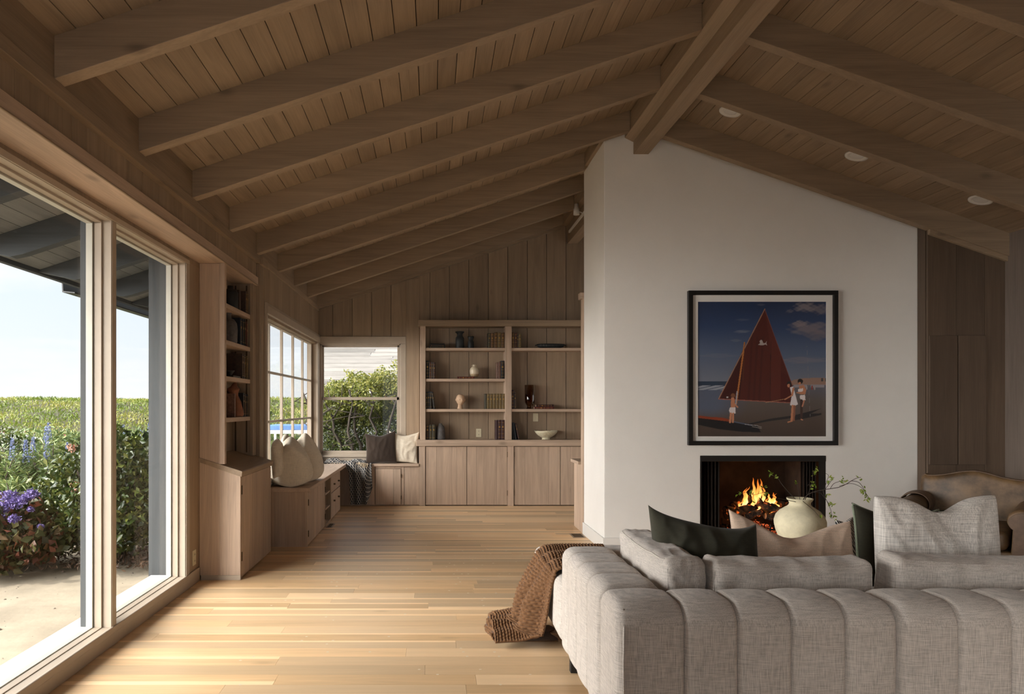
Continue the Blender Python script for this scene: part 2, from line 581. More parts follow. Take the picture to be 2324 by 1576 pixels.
# left: blocking between rafters, eave trim, frieze, header
trim(MB().prism([(-1.70, 2.70), (-1.594, 2.70), (-1.594, zl(-1.594)), (-1.70, zl(-1.70))], 'y', -2.6, 9.65), W['y'], 'blocking board between rafter ends')
trim(MB().box(-1.66, -1.588, -2.6, 6.42, 2.663, 2.727), W['y'], 'moulding under the rafters, near run')
trim(MB().box(-1.66, -1.578, 6.60, 9.65, 2.672, 2.727), W['y'], 'moulding under the rafters, far run')
trim(MB().box(-1.66, -1.566, 6.41, 6.60, 2.655, 2.727), W['y'])
mb = MB()
y = -2.6
while y < 6.41:
    w = random.choice([0.14, 0.19, 0.24])
    mb.box(-1.72, -1.63, y + 0.0015, min(y + w, 6.41) - 0.0015, 2.50, 2.70)
    y += w
struct(mb.build('wall_left', W['z']), 'frieze boards over the large windows')
trim(MB().box(-1.83, -1.61, -2.6, 6.41, 2.457, 2.534), WP['y'], 'header board and soffit over the large windows')
trim(MB().box(-1.614, -1.604, -2.6, 6.41, 2.457, 2.466), W['y'])
trim(MB().box(-1.70, -1.596, 6.41, 6.57, 0.0, 2.70), W['z'], 'post beside the grid window')

# window bay wall pieces
mb = MB()
mb.box(-1.95, XLW, -2.6, 6.45, 2.418, 2.90)
mb.box(-1.95, XLW, -2.6, 6.45, -0.05, 0.090)
mb.box(-1.95, XLW, 5.118, 6.45, 0.09, 2.418)
mb.box(-1.95, XLW, -2.6, 2.165, 0.09, 2.418)  # out-of-view stretch kept solid to hold light off the sofa back
struct(mb.build('wall_left.001', W['z']), 'window bay wall')
mb = MB()
mb.box(-2.10, -1.952, 5.20, 6.50, -0.05, 2.60)
for k in range(9):
    mb.box(-2.125, -2.10, 5.20 + k * 0.145, 5.335 + k * 0.145, -0.05, 2.60)
struct(mb.build('wall_left.002', GREYW['z']), 'grey outside boarding beyond the large window')
struct(MB().prism([(-2.6, 0.0), (5.38, 0.0), (5.38, 0.105), (-2.6, 0.105)], 'x', XLW, XLW + 0.014).build('baseboard_left', WFRAME, bevel=0.004))

# far part of left wall (grid window): boards above, below and at the ends
mb = MB()
y = 6.57
while y < 9.65:
    w = 0.20
    mb.box(-1.72, XL, y + 0.0015, min(y + w, 9.70) - 0.0015, 2.20, 2.72)
    y += w
mb.box(-1.72, XL, 6.57, 9.70, 0.0, 0.655)
mb.box(-1.72, XL, 6.45, 6.62, 0.655, 2.2)
mb.box(-1.72, XL, 9.50, 9.75, 0.655, 2.2)
mb.box(-1.76, -1.72, 6.45, 9.8, 2.23, 2.9)
mb.box(-1.76, -1.72, 6.45, 9.8, -0.05, 0.64)
struct(mb.build('wall_left.003', W['z']), 'board wall round the grid window')

# far wall: vertical boards with an opening for the sash window
PX0 = -1.3916
mb = MB()
ks = [PX0 + 0.2695 * k for k in range(-1, 27)]
for a, c in zip(ks[:-1], ks[1:]):
    a2, c2 = max(a, -1.72) + 0.003, c - 0.003
    t = random.random()
    def seg(x0, x1, z0, z1):
        if x1 - x0 > 0.004: mb.box(x0, x1, YB, YB + 0.05, z0, z1, t)
    top = max(zl(min(a2, 1.9)), zl(min(c2, 1.9))) if c2 < 2 else zr(a2)
    L0, R0 = -1.58, -0.42
    if a2 < R0:
        seg(a2, min(c2, R0), -0.02, 0.66); seg(a2, min(c2, R0), 2.20, top)
        if c2 > R0: seg(R0, c2, -0.02, top)
        if a2 < L0: seg(a2, min(L0, c2), 0.66, 2.2)
    else:
        seg(a2, c2, -0.02, top)
bk = MB()
bk.box(-1.75, 5.5, YB + 0.05, YB + 0.10, 2.22, 4.2)
bk.box(-1.75, 5.5, YB + 0.05, YB + 0.10, -0.05, 0.64)
bk.box(-0.42, 5.5, YB + 0.05, YB + 0.10, 0.64, 2.22)
struct(mb.build('wall_back', W['z']), 'far board wall')
struct(bk.build('wall_back.001', plain('dark_sheathing', (0.03, 0.022, 0.016), 0.9)))
trim(MB().box(-0.372, -0.19, YB - 0.02, YB, 0.0, 3.11), W['z'], 'smooth pilaster board beside the sash window')

# right wall, dark panelled recess
struct(box(5.207, 5.35, -2.6, 6.34, 0, 3.1).build('wall_right', wood('right_wall_boards', (0.19, 0.152, 0.125), 'z', vary=0.1)))
mb = MB()
for a, c in ((4.503, 4.762), (4.762, 5.02), (5.02, 5.215)):
    br2 = lambda x: 3.79 - SR * (x - 2.1)
    mb.prism([(a + 0.0015, 0), (c - 0.0015, 0), (c - 0.0015, br2(c)), (a + 0.0015, br2(a))], 'y', 6.338, 6.36)
mb.prism([(4.503, 0), (5.215, 0), (5.215, 2.88), (4.503, 3.13)], 'y', 6.37, 6.472)
struct(mb.build('wall_right.001', DARKP), 'dark boards beside the chimney')
struct(box(4.51, 5.4, 6.48, 6.75, 0, 3.1).build('wall_right.002', BLACKM))
c_ = thing('wall_cupboard', (4.765, 6.33, 0.817), 'dark stained flush cupboard with two tall doors right of the chimney', 'cupboard')
for (a, c) in ((4.505, 4.762), (4.768, 5.022)):
    box(a + 0.002, c - 0.002, 6.316, 6.336, 0.817, 1.991).build('door', DARKP, c_, bevel=0.003)
# rear wall behind the camera with an unglazed gap left open for light
mb = MB()
mb.box(-1.95, 5.4, -2.72, -2.6, 2.6, 4.3); mb.box(2.2, 5.4, -2.72, -2.6, 0, 2.6); mb.box(-1.95, -1.6, -2.72, -2.6, 0, 2.6)
struct(mb.build('wall_rear', W['z']))

# chimney breast
chim = MB()
FX0, FX1, FZ0, FZ1 = 2.486, 3.651, 0.06, 0.887
CX0, CX1, CY0, CY1 = 1.590, 4.508, 6.475, 7.34
def topz(x): return min(zl(x), 4.0 + 0.01) if x < 1.92 else zr(x)
def slab(x0, x1, z0):
    pts = [(x0, z0), (x1, z0), (x1, topz(x1) - 0.002)]
    if x0 < 1.92 < x1: pts.append((1.92, zl(1.92) - 0.002))
    pts.append((x0, topz(x0) - 0.002))
    return pts
U = [(CX0, 0.0), (FX0, 0.0), (FX0, FZ1), (FX1, FZ1), (FX1, 0.0), (CX1, 0.0)] + slab(CX0, CX1, 0)[2:]
chim.prism(U, 'y', CY0, CY1, 0.5)
struct(box(FX0, FX1, CY0 + 0.004, CY1, 0, FZ0).build('wall_hearth', PLASTER))
struct(chim.build('wall_chimney', PLASTER, bevel=0.006), 'white plaster chimney breast')
trim(MB().prism([(6.37, 3.815), (7.40, 3.815), (7.40, 3.99), (6.37, 3.99)], 'x', 1.555, 1.592), W['y'], 'header over the chimney side')
struct(MB().prism([(CY0 - 0.0, 0), (CY1, 0), (CY1, 0.125), (CY0, 0.125)], 'x', CX0 - 0.016, CX0).build('baseboard_right', WHITEP, bevel=0.005))
struct(box(CX0 - 0.016, FX0 - 0.05, CY0 - 0.016, CY0, 0, 0.125).build('baseboard_front', WHITEP, bevel=0.005))
struct(box(FX1 + 0.05, CX1, CY0 - 0.016, CY0, 0, 0.125).build('baseboard_front.001', WHITEP, bevel=0.005))

# pale casing board and low cabinet behind the chimney
cs = thing('side_casing', (1.68, 7.39, 0), 'tall pale wood casing with a small cap on the far side of the chimney', 'casing')
box(1.577, 1.85, 7.345, 7.43, 0.0, 2.483).build('body', WP['z'], cs, bevel=0.003)
box(1.553, 1.87, 7.343, 7.455, 2.483, 2.550).build('cap', WP['x'], cs, bevel=0.004)
lc = thing('low_cabinet', (1.9, 7.6, 0), 'low pale board cabinet tucked behind the chimney corner', 'cabinet')
mb = MB()
for k in range(3): mb.box(1.588, 1.606, 7.432 + k * 0.137, 7.566 + k * 0.137, 0, 0.722)
mb.box(1.606, 2.4, 7.44, 7.84, 0, 0.722)
mb.build('body', WP['z'], lc, bevel=0.002)
box(1.552, 2.44, 7.457, 7.865, 0.722, 0.757).build('top', WP['y'], lc, bevel=0.004)

# ------------------------------------------------------------------ windows
def window_big(n, y0, y1):
    z0, z1 = 0.102, 2.395
    w = thing('window_%d' % n, (-1.86, (y0 + y1) / 2, z0), 'large fixed window', None)
    del w['label']; w['kind'] = 'structure'
    def ring(name, xa, xb, ins, wd, mat, sil=None):
        m_ = MB()
        a, b_, c, d = y0 + ins, y1 - ins, z0 + (sil if sil is not None else ins), z1 - ins
        m_.box(xa, xb, a - wd, a, c - wd, d + wd); m_.box(xa, xb, b_, b_ + wd, c - wd, d + wd)
        m_.box(xa, xb, a, b_, d, d + wd); m_.box(xa, xb, a, b_, c - wd, c)
        m_.build(name, mat, w, bevel=0.002)
    ring('frame', -1.862, -1.812, 0.0, 0.03, WFRAME, 0.0)
    ring('stop', -1.904, -1.862, 0.012, 0.05, WFRAME, 0.004)
    ring('outer_frame', -1.945, -1.908, 0.022, 0.06, CREAM, 0.008)
    box(-1.9075, -1.9045, y0 - 0.0, y1 + 0.0, z0, z1).build('pane', GLASS, w)
    box(-2.075, -1.945, y0 - 0.03, y1 + 0.03, 0.055, 0.106).build('sill', WHITEP, w, bevel=0.004)
    return w


window_big(1, 3.98, 5.09)
window_big(2, 2.20, 3.92)
for yc in (3.95, 2.17):
    trim(MB().box(-1.90, -1.808, yc - 0.026, yc + 0.026, 0.103, 2.394), WFRAME, 'mullion post between the large windows')
    trim(MB().box(-1.985, -1.945, yc - 0.035, yc + 0.045, 0.107, 2.60), GREYW['z'], 'grey outside post')
trim(MB().box(-1.8115, -1.804, 5.095, 5.16, 0.105, 2.396), WFRAME, 'side casing of the large window')
trim(MB().box(-1.8115, -1.803, 2.0, 5.16, 2.397, 2.43), WFRAME, 'head casing of the large windows')
trim(MB().box(-1.8112, -1.800, -2.6, 5.18, 0.066, 0.1035), WFRAME, 'sill nosing of the large windows')

w4 = thing('window_4', (-1.66, 8.05, 0.66), '', None); del w4['label']; w4['kind'] = 'structure'
y0, y1, z0, z1 = 6.62, 9.50, 0.665, 2.226
mb = MB()
mb.box(-1.70, -1.655, y0, y1, 2.19, 2.226); mb.box(-1.70, -1.655, y0, y1, 0.64, 0.672)
mb.box(-1.70, -1.655, y0, 6.66, 0.67, 2.19); mb.box(-1.70, -1.655, 9.455, y1, 0.67, 2.19)
mb.build('frame', WFRAME, w4, bevel=0.002)
mb = MB()
for k in range(4):
    mb.box(-1.695, -1.665, 7.10 + 0.613 * k - 0.013, 7.10 + 0.613 * k + 0.013, 0.67, 2.19)
for zz in (1.19, 1.695):
    mb.box(-1.695, -1.667, 6.66, 9.455, zz - 0.012, zz + 0.012)
mb.build('muntins', WFRAME, w4, bevel=0.002)
box(-1.684, -1.681, 6.66, 9.455, 0.672, 2.19).build('pane', GLASS, w4)
box(-1.66, -1.555, 6.60, 9.64, 0.622, 0.655).build('sill', CREAM, w4, bevel=0.004)
trim(MB().prism([(-1.594, 2.226), (-1.560, 2.226), (-1.560, 2.30), (-1.575, 2.335), (-1.594, 2.335)], 'y', 6.58, 9.64), WFRAME, 'head casing of the grid window')
trim(MB().box(-1.594, -1.572, 9.50, 9.63, 0.655, 2.226), WFRAME)
trim(MB().box(-1.594, -1.572, 6.58, 6.63, 0.655, 2.226), WFRAME)
trim(MB().box(-1.594, -1.580, 6.60, 9.38, 0.570, 0.622), WFRAME)

w5 = thing('window_5', (-1.0, YB, 0.68), '', None); del w5['label']; w5['kind'] = 'structure'
mb = MB()
mb.box(-1.575, -1.545, YB - 0.005, YB + 0.09, 0.68, 2.226); mb.box(-0.470, -0.43, YB - 0.005, YB + 0.09, 0.68, 2.226)
mb.box(-1.575, -0.43, YB - 0.005, YB + 0.09, 2.195, 2.226); mb.box(-1.575, -0.43, YB - 0.005, YB + 0.09, 0.655, 0.69)
mb.build('frame', WFRAME, w5, bevel=0.002)
mb = MB()
mb.box(-1.545, -1.522, YB + 0.045, YB + 0.075, 1.44, 2.195); mb.box(-0.498, -0.470, YB + 0.045, YB + 0.075, 1.44, 2.195)
mb.box(-1.545, -0.470, YB + 0.045, YB + 0.075, 2.17, 2.195); mb.box(-1.545, -0.470, YB + 0.045, YB + 0.075, 1.44, 1.474)
mb.build('upper_sash', WFRAME, w5, bevel=0.002)
mb = MB()
mb.box(-1.545, -1.532, YB + 0.012, YB + 0.042, 0.69, 1.474); mb.box(-0.505, -0.470, YB + 0.012, YB + 0.042, 0.69, 1.474)
mb.box(-1.545, -0.470, YB + 0.012, YB + 0.042, 1.434, 1.474); mb.box(-1.545, -0.470, YB + 0.012, YB + 0.042, 0.69, 0.729)
mb.build('lower_sash', WFRAME, w5, bevel=0.002)
for xx in (-1.38, -0.66):
    MB().box(xx - 0.022, xx + 0.022, YB + 0.014, YB + 0.04, 1.474, 1.482).lathe([(0.014, 0), (0.014, 0.012), (0, 0.014)], (xx, YB + 0.027, 1.482), 12).build('sash_lock', BRASS, w5)
box(-1.53, -0.49, YB + 0.058, YB + 0.061, 1.47, 2.18).build('pane', GLASS, w5)
box(-1.53, -0.50, YB + 0.026, YB + 0.029, 0.72, 1.44).build('pane', GLASS, w5)
mb = MB()
mb.box(-1.594, -0.374, YB - 0.022, YB, 2.212, 2.312); mb.box(-0.450, -0.374, YB - 0.022, YB, 0.66, 2.212); mb.box(-1.594, -1.565, YB - 0.022, YB, 0.66, 2.212)
mb.box(-1.594, -0.374, YB - 0.05, YB, 0.645, 0.672); mb.box(-1.594, -0.374, YB - 0.018, YB, 0.572, 0.645)
mb.build('casing', WFRAME, w5, bevel=0.004)

# ------------------------------------------------------------------ built-in bookcase on the far wall
YF = 9.40
bc = thing('bookcase', (1.2, YF, 0.892), 'wide built-in limed wood bookcase of two bays on the far wall', 'bookcase')
box(-0.205, 3.3, YF - 0.012, YF + 0.03, 2.428, 2.511).build('top_rail', W['x'], bc, bevel=0.003)
box(-0.178, -0.103, YF, YF + 0.25, 0.892, 2.428).build('stile', WP['z'], bc, bevel=0.003)
box(0.973, 1.061, YF, YF + 0.25, 0.892, 2.428).build('stile', WP['z'], bc, bevel=0.003)
box(2.20, 2.29, YF, YF + 0.25, 0.892, 2.428).build('stile', WP['z'], bc, bevel=0.003)
box(-0.205, 3.3, YF + 0.03, YB, 2.43, 2.46).build('top_board', W['x'], bc)
for (a, c, zs) in ((-0.103, 0.973, (2.137, 1.720, 1.309)), (1.061, 2.20, (2.137, 1.309)), (2.29, 3.3, (2.137, 1.309))):
    for z in zs:
        box(a, c, YF + 0.02, YB, z - 0.038, z).build('shelf', WP['x'], bc, bevel=0.002)
box(-0.225, 3.3, YF - 0.03, YB, 0.809, 0.892).build('counter_top', WP['x'], None, bevel=0.004)
tag(bpy.data.objects['counter_top'], 'thick limed wood ledge running between the bookcase and the cupboards below', 'counter')


def plank_door(name, parent, x0, x1, y0, y1, z0, z1, splits, mat, axis='x'):
    """door made of vertical boards; spans x (or y) with board joints at splits"""
    m_ = MB()
    e_ = [x0 if axis == 'x' else y0] + list(splits) + [x1 if axis == 'x' else y1]
    for a, c in zip(e_[:-1], e_[1:]):
        if axis == 'x': m_.box(a + 0.001, c - 0.001, y0, y1, z0, z1)
        else: m_.box(x0, x1, a + 0.001, c - 0.001, z0, z1)
    return m_.build(name, mat, parent, bevel=0.0015)


def base_cab(x0, x1, doors, label, hinge_x):
    c = thing('base_cupboard', ((x0 + x1) / 2, YF + 0.01, 0), label, 'cupboard', 'cupboards under the far bookcase')
    m_ = MB()
    m_.box(x0 + 0.001, x1 - 0.001, YF + 0.03, YB - 0.002, 0.02, 0.807)
    m_.build('body', plain('cupboard_inside', (0.02, 0.015, 0.01), 0.9) if False else DARKP, c)
    for (a, b_, sp) in doors:
        d = plank_door('door', c, a + 0.003, b_ - 0.003, YF + 0.008, YF + 0.028, 0.012, 0.800, sp, WP['z'])
        hx = a if hinge_x == 'l' else b_
    for hz in (0.14, 0.66):
        box(hinge_x - 0.004, hinge_x + 0.004, YF - 0.002, YF + 0.012, hz, hz + 0.07).build('hinge', BRASS, c)
    return c


base_cab(-0.107, 1.005, [(-0.103, 0.456, (0.045, 0.317)), (0.456, 1.003, (0.585, 0.857))], 'plank-fronted double cupboard under the left bay of the bookcase', 1.003)
base_cab(1.089, 2.31, [(1.094, 1.720, (1.240, 1.562)), (1.720, 2.306, (1.859, 2.0))], 'plank-fronted double cupboard under the right bay of the bookcase', 1.094)
trim(MB().box(-0.19, -0.107, YF - 0.002, YF + 0.03, 0, 0.809), WP['z'])
trim(MB().box(1.005, 1.089, YF - 0.002, YF + 0.03, 0, 0.809), WP['z'])

# window seat on the far wall
ws = thing('window_seat', (-0.8, YF + 0.02, 0), 'low limed wood window seat with a small hinged door under the sash window', 'bench')
box(-1.594, -0.19, YF - 0.015, YB, 0.534, 0.568).build('seat_board', WP['x'], ws, bevel=0.004)
mb = MB()
for a, c in ((-1.12, -0.95), (-0.95, -0.784), (-0.432, -0.392), (-0.388, -0.19)):
    mb.box(a, c - 0.002, YF + 0.02, YF + 0.04, 0.012, 0.534)
mb.box(-0.784, -0.432, YF + 0.02, YF + 0.04, 0.505, 0.534)
mb.box(-1.594, -0.19, YF + 0.045, YB, 0.0, 0.53)
mb.build('front', WP['z'], ws, bevel=0.0015)
d = plank_door('door', ws, -0.780, -0.437, YF + 0.010, YF + 0.03, 0.016, 0.500, (-0.535,), WP['z'])
for hz in (0.09, 0.38): box(-0.437, -0.428, YF + 0.002, YF + 0.018, hz, hz + 0.05).build('hinge', BRASS, ws)

# side bench under the grid window
st = box(-1.594, -1.168, 6.60, YF - 0.016, 0.532, 0.572).build('worktop', WP['y'], None, bevel=0.004)
tag(st, 'long pale wooden worktop of the low bench under the grid window', 'worktop')
sb = thing('bench_cupboard', (-1.4, 7.1, 0), 'plank cupboard with two hinged doors at the near end of the low bench', 'cupboard')
mb = MB()
mb.box(-1.560, -1.52, 6.657, 6.67, 0, 0.532)
mb.box(-1.52, -1.222, 6.657, 6.67, 0, 0.532)
mb.box(-1.592, -1.560, 6.657, 6.67, 0, 0.532)
mb.box(-1.592, -1.222, 6.671, 7.77, 0.0, 0.530)
mb.build('body', WP['z'], sb, bevel=0.001)
box(-1.222, -1.204, 6.655, 6.70, 0.0, 0.532).build('end_stile', WP['z'], sb)
plank_door('door', sb, -1.220, -1.203, 6.705, 7.270, 0.012, 0.515, (6.86, 7.05, 7.15), WP['z'], 'y')
plank_door('door', sb, -1.220, -1.203, 7.278, 7.735, 0.012, 0.522, (7.42, 7.58), WP['z'], 'y')
for (hy, hz) in ((6.70, 0.09), (6.70, 0.39), (7.74, 0.09), (7.74, 0.39)):
    box(-1.206, -1.196, hy, hy + 0.012, hz, hz + 0.06).build('hinge', BRASS, sb)
sh = thing('open_shelf_unit', (-1.4, 8.0, 0), 'narrow open shelf unit between the cupboard and the drawers of the low bench', 'shelf unit')
mb = MB()
mb.box(-1.594, -1.205, 7.772, 7.80, 0, 0.532); mb.box(-1.594, -1.205, 8.19, 8.212, 0, 0.532); mb.box(-1.594, -1.205, 7.80, 8.19, 0, 0.02); mb.box(-1.594, -1.55, 7.80, 8.19, 0, 0.532)
mb.build('body', W['z'], sh)
for z in (0.19, 0.36): box(-1.55, -1.215, 7.80, 8.19, z - 0.018, z).build('shelf', WP['y'], sh)
dr = thing('drawer_unit', (-1.4, 8.6, 0), 'two-drawer unit with small dark knobs at the far end of the low bench', 'drawers')
box(-1.594, -1.222, 8.215, 9.01, 0, 0.530).build('body', W['z'], dr)
for (za, zb, kz) in ((0.014, 0.312, 0.205), (0.322, 0.512, 0.405)):
    d = box(-1.222, -1.203, 8.225, 9.0, za, zb).build('drawer', WP['z'], dr, bevel=0.003)
    for ky in (8.42, 8.80):
        MB().box(-1.203, -1.180, ky - 0.01, ky + 0.01, kz - 0.008, kz + 0.012).build('knob', BRASS, d, bevel=0.003)

# tall bookcase between the windows
tb = thing('tall_bookcase', (-1.65, 5.9, 0), 'tall narrow built-in bookcase with a slanted ledge and plank base beside the large window', 'bookcase')
MB().prism([(-1.813, 0.035), (-1.4945, 0.035), (-1.4945, 0.803), (-1.652, 0.858), (-1.652, 2.456), (-1.813, 2.456)], 'y', 5.40, 5.427).build('side_panel', WP['z'], tb, bevel=0.002)
box(-1.80, -1.494, 5.395, 5.425, 0.0, 0.036).build('plinth', WFRAME, tb)
box(-1.655, -1.612, 5.385, 5.43, 0.900, 2.457).build('face_stile', WP['z'], tb, bevel=0.002)
box(-1.655, -1.628, 6.285, 6.405, 0.900, 2.457).build('face_stile', W['z'], tb, bevel=0.002)
box(-1.83, -1.65, 6.31, 6.345, 0.85, 2.457).build('far_panel', W['z'], tb)
box(-1.85, -1.825, 5.42, 6.33, 0.85, 2.50).build('back_panel', W['z'], tb)
for z in (2.173, 1.879, 1.589, 1.2555):
    box(-1.825, -1.652, 5.428, 6.31, z - 0.036, z).build('shelf', WP['y'], tb, bevel=0.002)
MB().prism([(-1.83, 0.955), (-1.83, 0.92), (-1.484, 0.800), (-1.478, 0.838), (-1.484, 0.845)], 'y', 5.393, 6.44).build('slanted_ledge', W['y'], tb, bevel=0.002)
box(-1.80, -1.512, 5.43, 6.42, 0.01, 0.79).build('base_body', W['z'], tb)
d = plank_door('door', tb, -1.511, -1.494, 5.435, 6.41, 0.012, 0.795, (5.53, 5.74, 5.93, 6.08), WP['z'], 'y')
for hz in (0.14, 0.66): box(-1.497, -1.488, 5.428, 5.438, hz, hz + 0.07).build('hinge', BRASS, tb)
mb = MB()
for xx_ in (-1.79, -1.69):
    mb.box(xx_ - 0.006, xx_ + 0.006, 6.304, 6.3095, 0.93, 2.44)
mb.build('shelf_standard', BRASS, tb)

# outlets, switches, floor vents
def outlet(name, x, y, z, face, label, kind='outlet', group=None):
    o = thing(name, (x, y, z), label, 'outlet' if kind == 'outlet' else 'light switch', group)
    w, h, t = 0.072, 0.115, 0.006
    def bx(a0, a1, z0_, z1_, d0, d1):
        if face == 'y': return MB().box(x + a0, x + a1, y - d1, y - d0, z + z0_, z + z1_)
        return MB().box(x + d0, x + d1, y + a0, y + a1, z + z0_, z + z1_)
    bx(-w / 2, w / 2, -h / 2, h / 2, 0, t).build('plate', IVORY, o, bevel=0.002)
    if kind == 'outlet':
        for s in (-1, 1):
            f_ = bx(-0.017, 0.017, s * 0.024 - 0.014, s * 0.024 + 0.014, t, t + 0.002).build('socket', IVORY, o, bevel=0.001)
            for q in (-0.006, 0.006): bx(q - 0.0015, q + 0.0015, s * 0.024 - 0.006, s * 0.024 + 0.006, t + 0.002, t + 0.0028).build('slot', BLACKM, f_)
    else:
        bx(-0.005, 0.005, -0.012, 0.012, t, t + 0.010).build('toggle', IVORY, o, bevel=0.001)
    return o


p = at(1086.5, 983, YB); outlet('wall_outlet', p.x, YB, p.z, 'y', 'ivory wall outlet on the back of the lowest left shelf opening')
p = at(1215.5, 948, YB); outlet('light_switch', p.x, YB, p.z, 'y', 'ivory switch plate on the back of the bookcase above the pale bowl', 'switch')
outlet('wall_outlet', -1.815, 5.28, 0.20, 'x', 'ivory wall outlet low beside the large window, above the baseboard')


def vent(x0, x1, y0, y1, label):
    o = thing('floor_vent', ((x0 + x1) / 2, (y0 + y1) / 2, 0), label, 'floor vent')
    m_ = MB(); m_.box(x0, x1, y0, y1, 0, 0.004)
    m_.build('frame', plain('bronze_vent', (0.30, 0.23, 0.17), 0.35, metal=0.3), o, bevel=0.001)
    m_ = MB(); n = 9
    for k in range(n):
        yy_ = y0 + 0.02 + (y1 - y0 - 0.04) * k / (n - 1)
        m_.box(x0 + 0.015, x1 - 0.015, yy_ - 0.004, yy_ + 0.004, 0.004, 0.006)
    m_.build('louvre', BRASS, o)


vent(1.435, 1.565, 7.13, 7.34, 'brown metal floor vent beside the chimney baseboard')
vent(-1.19, -1.12, 7.72, 7.97, 'small brown floor vent at the foot of the low bench')

# ------------------------------------------------------------------ ceiling downlights and track
LENS = plain('downlight_lens', (0.75, 0.74, 0.72), 0.3)
for (x, y, lab) in ((2.519, 5.904, 'white recessed ceiling light nearest the ridge beam'), (3.595, 5.911, 'white recessed ceiling light, middle one of the three'), (4.66, 5.924, 'white recessed ceiling light nearest the right wall')):
    z = zr(x)
    o = thing('downlight', (x, y, z), lab, 'ceiling light', 'recessed lights in the right ceiling slope')
    R = Matrix.Translation((x, y, z)) @ Matrix.Rotation(math.atan(SR), 4, 'Y')
    MB().lathe([(0.060, -0.002), (0.066, -0.008), (0.090, -0.006), (0.092, 0.0), (0.05, 0.002)], (0, 0, 0), 36).xform(R).build('trim_ring', WHITEP, o, smooth=True)
    MB().lathe([(0.0, -0.004), (0.045, -0.004), (0.061, 0.0)], (0, 0, 0), 36).xform(R).build('lens', LENS, o, smooth=True)
tk = thing('lighting_track', (1.84, 9.0, 3.78), 'white metal lighting track fixed along the far end of the ridge beam', 'track')
box(1.838, 1.860, 7.5, 9.45, 3.70, 3.732).build('rail', WHITEP, tk, bevel=0.002)
for (yy_, lab) in ((8.55, 'white spotlight on the track, clear of the chimney'), (7.93, 'white spotlight on the track, half hidden by the chimney edge')):
    o = thing('spotlight', (1.80, yy_, 3.78), lab, 'spotlight', 'spotlights on the far track')
    MB().tube([(1.838, yy_, 3.72), (1.79, yy_, 3.74)], 0.006).build('arm', WHITEP, o)
    MB().lathe([(0.0, 0.075), (0.026, 0.072), (0.028, 0.02), (0.036, 0.012), (0.038, -0.06), (0.030, -0.062), (0.0, -0.03)], (1.76, yy_, 3.76), 20).build('head', WHITEP, o, smooth=True)

# ------------------------------------------------------------------ books
def spine_mat(name, col, gold=0.0, bands=0):
    m, nt, b = new_mat(name)
    L = nt.links.new
    tc = node(nt, 'ShaderNodeTexCoord')
    n = node(nt, 'ShaderNodeTexNoise', Scale=45.0, Detail=3.0)
    L(tc.outputs['Object'], n.inputs['Vector'])
    cr = node(nt, 'ShaderNodeValToRGB')
    cr.color_ramp.elements[0].position = 0.35; cr.color_ramp.elements[0].color = mul(col, 0.4)
    cr.color_ramp.elements[1].position = 0.7; cr.color_ramp.elements[1].color = mul(col, 0.85)
    L(n.outputs['Fac'], cr.inputs[0]); L(cr.outputs[0], b.inputs['Base Color'])
    b.inputs['Roughness'].default_value = 0.5
    return m


BM = {}
def bmat(key, col):
    if key not in BM: BM[key] = spine_mat('book_' + key, col)
    return BM[key]


BKC = {'black': (0.012, 0.011, 0.011), 'tan': (0.17, 0.085, 0.028), 'gold': (0.22, 0.15, 0.055), 'olive': (0.075, 0.062, 0.03), 'maroon': (0.062, 0.016, 0.014),
       'red': (0.13, 0.018, 0.014), 'rust': (0.11, 0.030, 0.016), 'brown': (0.065, 0.035, 0.02), 'rose': (0.25, 0.13, 0.09), 'navy': (0.010, 0.016, 0.030), 'wine': (0.05, 0.012, 0.014)}
PAGES = plain('book_pages', (0.50, 0.42, 0.30), 0.9, noise=0.1, scale=200)
GOLD = plain('gilt_lettering', (0.42, 0.24, 0.06), 0.35, metal=0.7)


